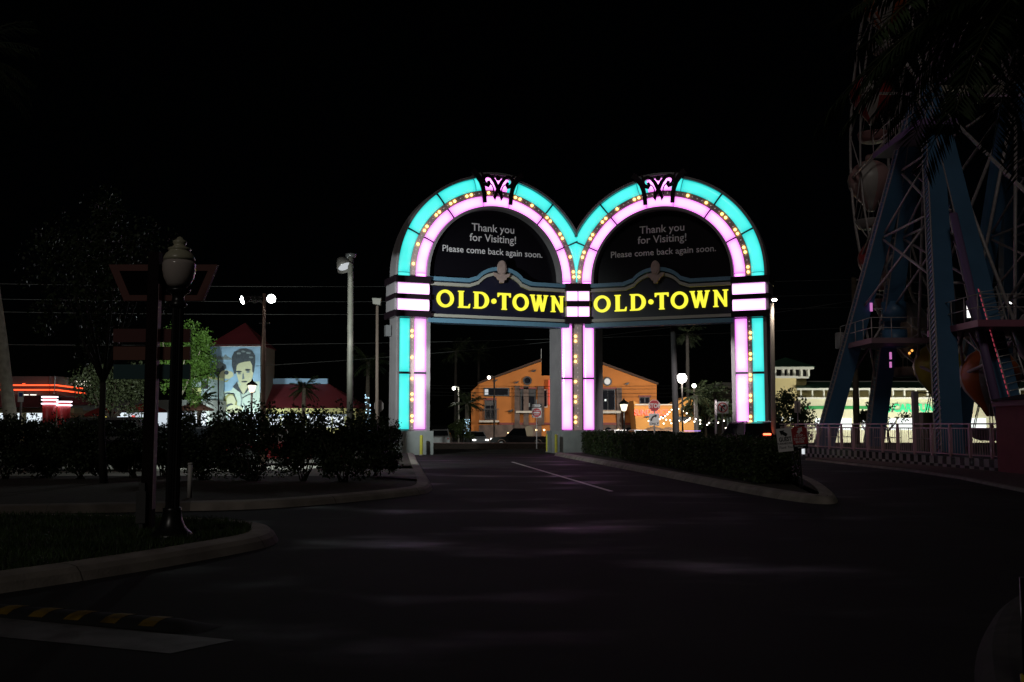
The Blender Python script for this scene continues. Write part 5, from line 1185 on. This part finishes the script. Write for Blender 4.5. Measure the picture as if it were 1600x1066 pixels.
p = T(B(372, 690)[0], ZS, 8); m = MB(); m.box((p.x-.25, p.y-.2, ZS), (p.x+.25, p.y+.2, ZS+.35)); fx = m.build('added_flood', FLOODM, mt_)  # added flood, hidden behind the bushes, to light the mural
lamp('SPOT', 'flood_beam', p+Vector((0, 0, .6)), 4300, (.86, 1, .97), mt_, aim=T(B(372, 590)[0], B(372, 590)[1]), size=.3, cone=110, blend=.6)
# red roofed shop
T, B = plan(106); rs = thing('shop', 'long shop with a wide red hipped roof and a yellow wall, right of the mural', 'building', (at(480, 690, 106).x, 106, ZS))
part('wall', YLW, rs, T, B, 409, 637.5, 556, 690, -7, 0)
e0, e1, r0, r1 = B(407, 638), B(567, 638), B(414, 598), B(506, 598); m = MB(); i = m.add([T(*e0, .8), T(*e1, .8), T(*r1, -3), T(*r0, -3), T(e1[0], e1[1], -7.5), T(e0[0], e0[1], -7.5)])
for k in ((0,1,2,3),(1,4,2),(0,3,5),(3,2,4,5),(5,4,1,0)): m.face([i[j] for j in k])
m.build('roof', RROOF, rs); part('roof_parapet', mat('blue_parapet', (.2, .34, .5), .7), rs, T, B, 410, 589.5, 504, 598.5, -3.6, -2.9)
part('fascia', mat('pale_blue_band', (.35, .45, .6), .6), rs, T, B, 418, 647.5, 548, 650.4, .02, .4)
for k in range(6):
    x = 420+k*20; f = part('shop_window', COOL_L, rs, T, B, x, 650.5, x+18, 668, .02, .1)
    if k == 1: part('poster', em('poster_yellow', (1, .85, .1), .9), f, T, B, x+5, 654, x+10, 664, .1, .12)
p = T(B(480, 690)[0], ZS, 7); m = MB(); m.box((p.x-.25, p.y-.2, ZS), (p.x+.25, p.y+.2, ZS+.35)); m.build('added_flood', FLOODM, rs)  # added flood on the ground to brighten the shop wall
lamp('SPOT', 'flood_beam', p+Vector((0, 0, .6)), 1100, (1, .95, .85), rs, aim=T(B(480, 630)[0], B(480, 630)[1]), size=.3, cone=130, blend=.6)

# ---- right: yellow shop with green roofs
T, B = plan(116); PALY = mat('pale_yellow_stucco', (.62, .52, .26), .85, var=.06, scale=.3); CRM = mat('cream_stucco', (.62, .6, .42), .85, var=.05); GRF = mat('green_metal_roof', (.03, .09, .055), .5, var=.15, scale=.6); WTR = mat('white_trim', (.7, .7, .62), .6)
ys_ = thing('yellow_shop', 'pale yellow shop with dark green roofs, a cupola tower and green letters', 'building', (at(1320, 690, 116).x, 116, ZS))
part('wall', CRM, ys_, T, B, 1242, 622, 1640, 700, -12, 0); part('arcade_wall', PALY, ys_, T, B, 1246, 606, 1640, 622.5, -12, -1.6)
part('cornice', WTR, ys_, T, B, 1243, 606, 1640, 609.5, -2, .6); part('ledge', WTR, ys_, T, B, 1243, 621, 1640, 624, -2, .35)
for x in range(1251, 1640, 18): part('pillar', WTR, ys_, T, B, x, 609.5, x+1.6, 621.5, -.3, .0)
part('stripe', mat('green_stripe', (.01, .28, .06), .5), ys_, T, B, 1256, 634.5, 1377, 639.5, .02, .08)
e0, e1, r0, r1 = B(1240, 607), B(1650, 607), B(1266, 594), B(1650, 594); m = MB(); i = m.add([T(*e0, 1.0), T(*e1, 1.0), T(*r1, -4), T(*r0, -4), T(e0[0], e0[1], -10), T(e1[0], e1[1], -10)])
for k in ((0,1,2,3),(3,2,5,4),(0,3,4)): m.face([i[j] for j in k])
m.build('roof', GRF, ys_); part('roof_ridge', WTR, ys_, T, B, 1266, 593.3, 1640, 594.4, -4.1, -3.9)
# tower
part('tower_wall', PALY, ys_, T, B, 1196, 590, 1242, 700, -3.5, .5)
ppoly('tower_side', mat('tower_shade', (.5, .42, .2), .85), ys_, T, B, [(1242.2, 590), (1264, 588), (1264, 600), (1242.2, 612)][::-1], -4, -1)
part('tower_sill', WTR, ys_, T, B, 1194, 588, 1244, 591.5, -3.6, .8); part('tower_cornice', WTR, ys_, T, B, 1192, 573.5, 1268, 577.5, -4.2, 1.0); part('tower_void', mat('tower_void', (.01, .01, .01), .9), ys_, T, B, 1196, 577.5, 1260, 588, -3.2, -.4)
for x in (1197, 1209, 1221.5, 1230, 1239, 1250, 1261): part('tower_post', WTR, ys_, T, B, x-.2, 577.5, x+2.6, 588.3, -.3, .4)
part('tower_side_sill', WTR, ys_, T, B, 1244, 587.5, 1266, 591, -3.6, -.5)
e0, e1 = B(1190, 574), B(1270, 574); ap = B(1233, 557); m = MB(); i = m.add([T(*e0, 1.3), T(*e1, 1.3), T(e1[0], e1[1], -5), T(e0[0], e0[1], -5), T(ap[0], ap[1], -1.6)])
for k in ((0,1,4),(1,2,4),(2,3,4),(3,0,4),(3,2,1,0)): m.face([i[j] for j in k])
m.build('tower_roof', GRF, ys_)
for x0, x1 in ((1274, 1284), (1288, 1330), (1346, 1362), (1373, 1385), (1389, 1399), (1402, 1434), (1452, 1462), (1480, 1500), (1510, 1540)): part('shop_window', SOFT_L, ys_, T, B, x0, 653.5, x1, 672, .02, .1)
for x0, x1 in ((1214, 1222), (1232, 1240)): part('shop_window', SOFT_L, ys_, T, B, x0, 652, x1, 658, .52, .6)
c = B(1394, 643.5); m = MB(); m.text('CAR TUNES', 1.28, T, c[0], c[1], 'LEFT', .035, .2, .08, .86); m.build('lettering', em('green_letters', (.01, 1, .36), 1.0), ys_)
c = B(1384, 639); m = MB(); m.prism(ell(c[0], c[1], .55, .5, 18), .2, .3, T); m.build('round_logo', em('green_letters', (.01, 1, .36), 1.0), ys_)
for x, pw in ((1250, 2300), (1330, 4200), (1420, 4200), (1520, 3500)):
    p = T(B(x, 690)[0], ZS, 9); m = MB(); m.box((p.x-.25, p.y-.2, ZS), (p.x+.25, p.y+.2, ZS+.35)); m.build('added_flood', FLOODM, ys_)  # added floods, out of sight behind the fence, to wash the wall
    lamp('SPOT', 'flood_beam', p+Vector((0, 0, .6)), pw*.66, (1, .98, .86), ys_, aim=T(B(x, 615)[0], B(x, 615)[1]), size=.3, cone=120, blend=.6)
# dim house behind the trees right of the lamp
T, B = plan(140); dh = thing('house', 'dim house with a lit barred window behind the dark trees', 'building', (at(1145, 690, 140).x, 140, ZS))
part('wall', mat('dim_wall', (.1, .085, .06), .85), dh, T, B, 1122, 604, 1152, 695, -6, 0); part('roof', mat('dim_roof', (.04, .035, .03), .8), dh, T, B, 1118, 598, 1160, 604.5, -6.5, .6)
f = part('window', em('faint_window', (.55, .65, .55), .12), dh, T, B, 1136, 652, 1150, 668, .02, .06); m = MB(); [pbox(m, T, B, x, 652, x+.8, 668, .06, .1) for x in (1139, 1142.5, 1146)]; m.build('bars', IRON, f)

# ---------------------------------------------------------------- ferris wheel
BLUEL = mat('ride_blue', (.06, .15, .27), .45, var=.15, scale=.6); PURP = mat('ride_purple', (.2, .13, .27), .45); RIM = mat('rim_steel', (.38, .34, .34), .45, .1, var=.2)
STRW = mat('strip_pale', (.36, .31, .33), .5); PINKP = mat('ride_pink', (.34, .12, .18), .5); DECK = mat('deck_steel', (.14, .13, .15), .6, .3)
HX, HY, HZ, RR_ = 21.7, 46., 17.2, 13.3
fw = thing('ferris_wheel', 'big steel ferris wheel on blue lattice legs at the right edge', 'ferris wheel', (HX, HY, 0))
legs = []
for ax_, bx in ((19.6, 16.9), (19.6, 19.6), (23.9, 24.1), (23.9, 26.8)):
    for by in (54.2, 38.6): legs.append((Vector((ax_, HY+(.5 if by > 46 else -.5), 17.4)), Vector((bx, by, .4))))
for a, c in legs:
    m = MB(); m.bar(c, a, .85, .6, .75, .5, (0, 1, .01)); lo = m.build('leg', BLUEL, fw)
    t = (a-c).normalized(); L_ = (a-c).length; m = MB(); out = -1 if c.x < 21 else 1; k = 0.; sd = t.cross(Vector((0, 1, .01))).normalized()
    if sd.x*out < 0: sd = -sd
    yd = sd.cross(t).normalized(); yd = yd if yd.y < 0 else -yd
    if c.x < 20:
        while k < L_-1.5:
            p = c+t*(k+.2); f = k/L_; hw = .425*(1-f)+.375*f
            p = p+sd*(-hw if False else hw)+yd*0
            m.bar(p+sd*.02-yd*.3, p+sd*.02+t*.12+yd*.3, .045, .02); k += .24
        m.build('light_strip', STRW, lo)
        m = MB(); m.bar(c+sd*.47+yd*.28, a+sd*.4+yd*.24, .05, .05); m.bar(c+sd*.47-yd*.28, a+sd*.4-yd*.24, .05, .05); m.build('edge_rail', STRW, lo)
# lattice between neighbouring legs
for i, j in ((0, 1), (2, 3), (4, 5), (6, 7), (0, 2), (1, 3)):
    (a0, c0), (a1, c1) = legs[i], legs[j]
    for f0, f1 in ((.15, .42), (.42, .62), (.62, .8)):
        for (p, q) in ((c0.lerp(a0, f0), c1.lerp(a1, f1)), (c1.lerp(a1, f0), c0.lerp(a0, f1)), (c0.lerp(a0, f1), c1.lerp(a1, f1))):
            if abs(i-j) == 1 and f1 < .5: continue
            m = MB(); m.tube([p, q], .06, 6); m.build('leg_brace', RIM, fw)
m = MB(); m.tube([(19.2, HY, HZ), (24.4, HY, HZ)], .42, 16); m.build('axle', mat('axle_grey', (.34, .31, .26), .45, .3), fw)
for x in (19.5, 23.9): m = MB(); m.tube([(x-.1, HY, HZ), (x+.1, HY, HZ)], 1.0, 20); m.build('hub_flange', RIM, fw)
for x, R_ in ((20.55, RR_), (22.85, RR_), (20.55, RR_-1.7), (22.85, RR_-1.7)):
    m = MB(); m.tube([(x, HY+R_*math.cos(2*PI*k/64), HZ+R_*math.sin(2*PI*k/64)) for k in range(65)], .085 if R_ == RR_ else .065, 8, False); m.build('rim', RIM, fw)
NG = 16; PH = math.radians(-3.5)
for k in range(NG):
    a = PH+2*PI*k/NG; e = Vector((0, math.cos(a), math.sin(a))); h_ = Vector((0, HY, HZ)); a2 = a+PI/NG; e2 = Vector((0, math.cos(a2), math.sin(a2)))
    for x0, x1 in ((19.7, 20.55), (23.8, 22.85)):
        m = MB(); m.tube([h_+Vector((x0, 0, 0))+e*.8, h_+Vector((x1, 0, 0))+e*RR_], [.085, .075], 7); m.build('spoke', RIM, fw)
        m = MB(); m.tube([h_+Vector((x1, 0, 0))+e*(RR_-1.7), h_+Vector((x1, 0, 0))+e2*RR_], .04, 5); m.tube([h_+Vector((x1, 0, 0))+e2*RR_, h_+Vector((x1, 0, 0))+Vector((0, math.cos(a+2*PI/NG), math.sin(a+2*PI/NG)))*(RR_-1.7)], .04, 5); m.build('rim_lattice', RIM, fw)
    m = MB(); m.tube([h_+Vector((20.55, 0, 0))+e*RR_, h_+Vector((22.85, 0, 0))+e*RR_], .06, 6); m.build('gondola_axle', RIM, fw)
    m = MB(); m.tube([h_+Vector((20.55, 0, 0))+e*(RR_-1.7), h_+Vector((22.85, 0, 0))+e2*(RR_-1.7)], .045, 5); m.build('cross_tie', RIM, fw)
# service platforms
def deck(x0, x1, y0, y1, z, mt, sides):
    m = MB(); m.box((x0, y0, z-.18), (x1, y1, z)); dk = m.build('platform', DECK, fw)
    m = MB(); m.box((x0-.04, y0-.04, z-.2), (x0-.003, y1+.04, z+.06)); m.box((x0, y0-.04, z-.2), (x1, y0-.003, z+.06)); m.build('kick_plate', mt, dk)
    m = MB(); st = [(x0, y0+(y1-y0)*k/4) for k in range(5)] + [(x0+(x1-x0)*k/3, y0) for k in range(1, 4)]
    for x, y in st: m.tube([(x, y, z), (x, y, z+1.05)], .025, 5)
    for h in (.55, 1.05): m.tube([(x0, y1, z+h), (x0, y0, z+h), (x1, y0, z+h)], .022, 5)
    m.build('railing', RIM, dk)
deck(18.3, 20.0, 43.6, 49.4, 15.2, PURP, 0); deck(17.5, 20.4, 48.2, 52.8, 5.75, mat('deck_mauve', (.24, .15, .18), .5), 0); deck(17.9, 21.4, 38.0, 42.6, 5.55, PINKP, 0)
# purple braces and the ladder beside the near leg
for p, q, r in ((at(1490, 335, 41.4), at(1566, 668, 37.8), .16), (at(1512, 470, 40.0), at(1530, 520, 39.7), .1)):
    m = MB(); m.tube([p, q], r, 10); m.build('purple_brace', PURP, fw)
la, lb2 = at(1530, 452, 40.6), at(1580, 628, 38.2); ra, rb2 = at(1556, 448, 41.0), at(1612, 620, 38.6)
m = MB(); m.tube([la, lb2], .04, 6); m.tube([ra, rb2], .04, 6)
for k in range(17): f = (k+.5)/17; m.tube([la.lerp(lb2, f), ra.lerp(rb2, f)], .02, 5)
m.build('ladder', mat('ladder_steel', (.5, .48, .48), .4, .4), fw)
m = MB()
for k in range(22): f = k/22; m.tube([la.lerp(lb2, f)+Vector((-.07, -.06, 0)), la.lerp(lb2, f+.028)+Vector((-.07, -.06, 0))], .016, 5)
m.build('ladder_lights', em('ladder_red', (1, .12, .2), .32), fw)['kind'] = 'stuff'
q = at(1514, 487, 40.2); m = MB(); m.box((q.x-.55, q.y, q.z-.5), (q.x+.05, q.y+.5, q.z+.42)); cb = m.build('control_box', BLACKM, fw); m = MB(); m.box((q.x-.09, q.y-.02, q.z-.25), (q.x+.13, q.y-.003, q.z+.25)); m.build('lit_panel', em('white_panel_lamp', (1, .98, .95), 1.6), cb)
for x, y, h, w_ in ((1363, 480, 13, 3), (1393, 556, 11, 2.6), (1393, 570, 9, 2.6)):
    a, c = at(x-w_/2, y+h/2, 50.5), at(x+w_/2, y-h/2, 50.5); m = MB(); m.tube([(a.x, 50.5, a.z), (a.x, 50.5, c.z)], (c.x-a.x)*.6, 10); m.build('pink_lamp', em('ride_pink_lamp', (1, .3, .85), .55), fw)
for x, y in ((1415, 554), (1421, 552), (1425, 548), (1440, 553), (1447, 549)):
    m = MB(); m.ball(at(x, y, 52), .07, 6, 4); m.build('amber_lamp', em('amber', (1, .4, .08), 1.6), fw)
m = MB(); m.ball(at(1580, 472.5, 44), .07, 8, 6); m.build('white_lamp', em('ride_white', (1, 1, 1), 6.), fw)
q = at(1386, 486, 51); m = MB(); m.tube([(q.x+.35, q.y, q.z-.55), (q.x+.35, q.y, q.z+.45)], .62, 14); m.tube([(q.x+.35, q.y, q.z-1.9), (q.x+.35, q.y, q.z-1.0)], .62, 14); m.build('drive_motor', BLUEL, fw)

GOR = mat('gondola_orange', (.5, .13, .03), .4); GWH = mat('gondola_white', (.5, .46, .44), .4); GYE = mat('gondola_yellow', (.5, .42, .05), .4); GGR = mat('gondola_grey', (.3, .3, .3), .4); GRD = mat('gondola_red', (.42, .05, .05), .4); GPK = mat('gondola_pink', (.5, .3, .3), .4)
def gondola(k, lb_, ca, cb_):
    a = PH+2*PI*k/NG; p = Vector((HX, HY+RR_*math.cos(a), HZ+RR_*math.sin(a))); t_ = thing('gondola', lb_, 'gondola', p, 'balloon gondolas of the ferris wheel')
    m = MB(); m.lathe([(1e-4, 1.15), (.5, 1.08), (.9, .82), (1.22, .35), (1.32, 0), (1.27, -.38), (1.08, -.8), (.75, -1.2), (.4, -1.6), (.2, -1.95)][::-1], p, 24, lambda j, kk: (j//3) % 2); m.build('balloon', [ca, cb_], t_)
    m = MB(); m.ball(p+Vector((0, 0, 1.32)), .26, 12, 8); m.build('knob', ca, t_)
    m = MB(); m.lathe([(.5, -3.05), (.78, -2.95), (.9, -2.55), (.92, -2.5), (.86, -2.5)], p, 20); m.build('basket', mat('basket_pink', (.4, .2, .2), .45) if k % 2 else mat('basket_white', (.42, .38, .38), .45), t_)
    m = MB()
    for j in range(6): aa = 2*PI*j/6; m.tube([p+Vector((.86*math.cos(aa), .86*math.sin(aa), -2.52)), p+Vector((.55*math.cos(aa), .55*math.sin(aa), -1.4))], .025, 5)
    m.build('basket_rods', RIM, t_)
GL = {0: ('pale pink striped balloon gondola outermost on the left of the wheel', GPK, GWH), 1: ('upper left balloon gondola half hidden by palm fronds', GRD, GWH), 2: ('orange and white balloon gondola at the very top of the photo', GOR, GWH),
      15: ('balloon gondola left of the first blue leg', GRD, GPK), 14: ('grey and white balloon gondola above the lower platform', GGR, GWH), 13: ('yellow and white balloon gondola low behind the near blue leg', GYE, GWH), 12: ('orange striped balloon gondola right of the near blue leg', GOR, GWH),
      11: ('pale grey balloon gondola behind the ladder', GGR, GWH)}
for k, v in GL.items(): gondola(k, *v)
# boarding deck, checkered skirt and fence panels
f0, f1 = Vector((14.9, 50, 0)), Vector((16.15, 33.2, 0)); fd = (f1-f0).normalized(); fn = Vector((fd.y, -fd.x, 0)); fn = -fn if fn.x > 0 else fn; FL = (f1-f0).length
bk = f0-fd*9.5
plat = thing('ride_platform', 'low ride platform with a black and white checkered skirt', 'platform', f0.lerp(f1, .5))
m = MB(); i = m.add([bk-fn*.05+Vector((0, 0, .43)), f1-fn*.05+Vector((0, 0, .43)), f1-fn*16+Vector((0, 0, .43)), bk-fn*16+Vector((0, 0, .43))]); m.face(i); m.build('deck', DECK, plat)
m = MB(); n_ = 84; Tk = lambda s, z, w_=0.: f0-fd*9.5+fd*s+fn*w_+Vector((0, 0, z)); Lk = FL+9.5; cw = Lk/n_
for k in range(n_):
    for j in range(2):
        m.cur = (k+j) % 2; z0, z1 = (.0, .16) if j == 0 else (.16, .44); m.quad(Tk(k*cw, z0), Tk((k+1)*cw, z0), Tk((k+1)*cw, z1), Tk(k*cw, z1))
m.build('checker_skirt', [mat('checker_white', (.36, .33, .33), .25), mat('checker_black', (.02, .018, .02), .2)], plat)
m = MB(); m.box((8.4, .1, .01), (8.75, .42, .03), Tk); m.box((4.2, .22, .01), (5.4, .40, .03), Tk); m.build('skirt_lamp', em('skirt_lamp', (.9, .95, 1), .8), plat)
FNC = mat('fence_red_glow', (.6, .38, .42), .35); FND = mat('fence_glass', (.02, .015, .017), .15)  # rose tone puts a red glow from out of view into the colour
posts_px = [1190, 1211, 1228, 1244, 1260, 1278, 1296, 1315, 1334, 1356, 1379, 1403, 1429, 1456, 1485, 1516, 1550, 1588]
ss = []
for x in posts_px:
    r_ = ray(x, 690); t = ((f0-Vector((0, 0, CZ))).dot(fn))/r_.dot(fn) if abs(r_.dot(fn)) > 1e-6 else 0; ss.append((Vector((0, 0, CZ))+r_*t-f0).dot(fd))
fence = thing('fence', 'steel fence of framed panels tinted with painted red glow around the ferris wheel', 'fence', f0.lerp(f1, .5)+Vector((0, 0, .44)))
Tf = lambda s, z, w_=0.: f0+fd*s+fn*w_+Vector((0, 0, .44+z))
for s0, s1 in zip(ss, ss[1:]):
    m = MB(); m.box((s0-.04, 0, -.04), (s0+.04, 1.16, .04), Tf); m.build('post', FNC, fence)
    e0, e1 = s0+.09, s1-.09
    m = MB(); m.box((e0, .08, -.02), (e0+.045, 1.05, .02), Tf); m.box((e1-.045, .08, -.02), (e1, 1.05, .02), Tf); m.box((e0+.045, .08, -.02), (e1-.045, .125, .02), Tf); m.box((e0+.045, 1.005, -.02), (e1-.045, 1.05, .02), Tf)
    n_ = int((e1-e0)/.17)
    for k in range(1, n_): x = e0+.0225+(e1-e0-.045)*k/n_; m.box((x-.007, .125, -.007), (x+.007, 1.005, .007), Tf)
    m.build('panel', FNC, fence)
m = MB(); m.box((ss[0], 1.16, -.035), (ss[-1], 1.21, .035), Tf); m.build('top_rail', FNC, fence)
# queue gates, rails and a pay cabin inside the fence
for k, (x, Y) in enumerate(((1290, 50), (1365, 47), (1420, 44), (1448, 42))):
    q = at(x, 690, Y); q.z = .44; t_ = thing('queue_rail', ['pale queue rail nearest the hedge end of the fence', 'pale queue rail between the two blue legs', 'pale queue rail left of the near blue leg', 'pale queue rail right beside the near blue leg'][k], 'railing', q, 'queue rails on the ride deck')
    m = MB(); m.tube([q, q+Vector((0, 0, 1.0)), q+Vector((1.3, 0, 1.0)), q+Vector((1.3, 0, 0))], .03, 6); m.build('frame', mat('pale_rail', (.4, .36, .36), .4, .3), t_)
    m = MB(); m.tube([q+Vector((0, 0, .55)), q+Vector((1.3, 0, .55))], .025, 6); m.tube([q+Vector((.65, 0, .0)), q+Vector((.65, 0, 1))], .02, 6); m.build('bars', mat('pale_rail', (.4, .36, .36), .4, .3), t_)
q = at(1468, 690, 45); q.z = .43; t_ = thing('control_cabin', 'olive control cabin on the ride deck behind the near blue leg', 'cabin', q)
MB().box((q.x-.7, q.y, .44), (q.x+.3, q.y+1.2, 2.15)).build('wall', mat('olive_cabin', (.2, .19, .12), .6), t_); m = MB(); m.box((q.x-1.15, q.y-.1, .44), (q.x-.92, q.y+.15, 3.1)); m.build('post', mat('cabin_post', (.3, .27, .27), .5), t_)
m = MB(); m.box((q.x-.9, q.y-.05, 3.0), (q.x+.35, q.y, 3.06)); m.box((q.x+.3, q.y-.05, 2.15), (q.x+.35, q.y, 3.0)); m.build('frame', IRON, t_)
# ticket booth
bo = Vector((16.15, 32.6, 0)); t_ = thing('ticket_booth', 'ticket booth with red glow painted into its plaster and a dark roof at the right edge', 'booth', bo)
RB = mat('red_glow_plaster', (.34, .075, .085), .8, var=.12, scale=2, bump=.2)  # plaster and cornice colours hold the red glow from out of view
MB().box((16.0, 29.2, 0), (20.5, 33.0, 2.2)).build('wall', RB, t_); MB().box((15.93, 29.13, 2.2), (20.6, 33.1, 2.38)).build('cornice', mat('rose_glow_trim', (.4, .16, .2), .6), t_)
m = MB(); i = m.add([(15.75, 28.95, 2.382), (20.8, 28.95, 2.382), (20.8, 33.3, 2.382), (15.75, 33.3, 2.382), (18.2, 31.1, 2.95)]); [m.face([i[j] for j in k]) for k in ((0,1,4),(1,2,4),(2,3,4),(3,0,4),(3,2,1,0))]; m.build('roof', mat('booth_roof', (.015, .012, .014), .7), t_)
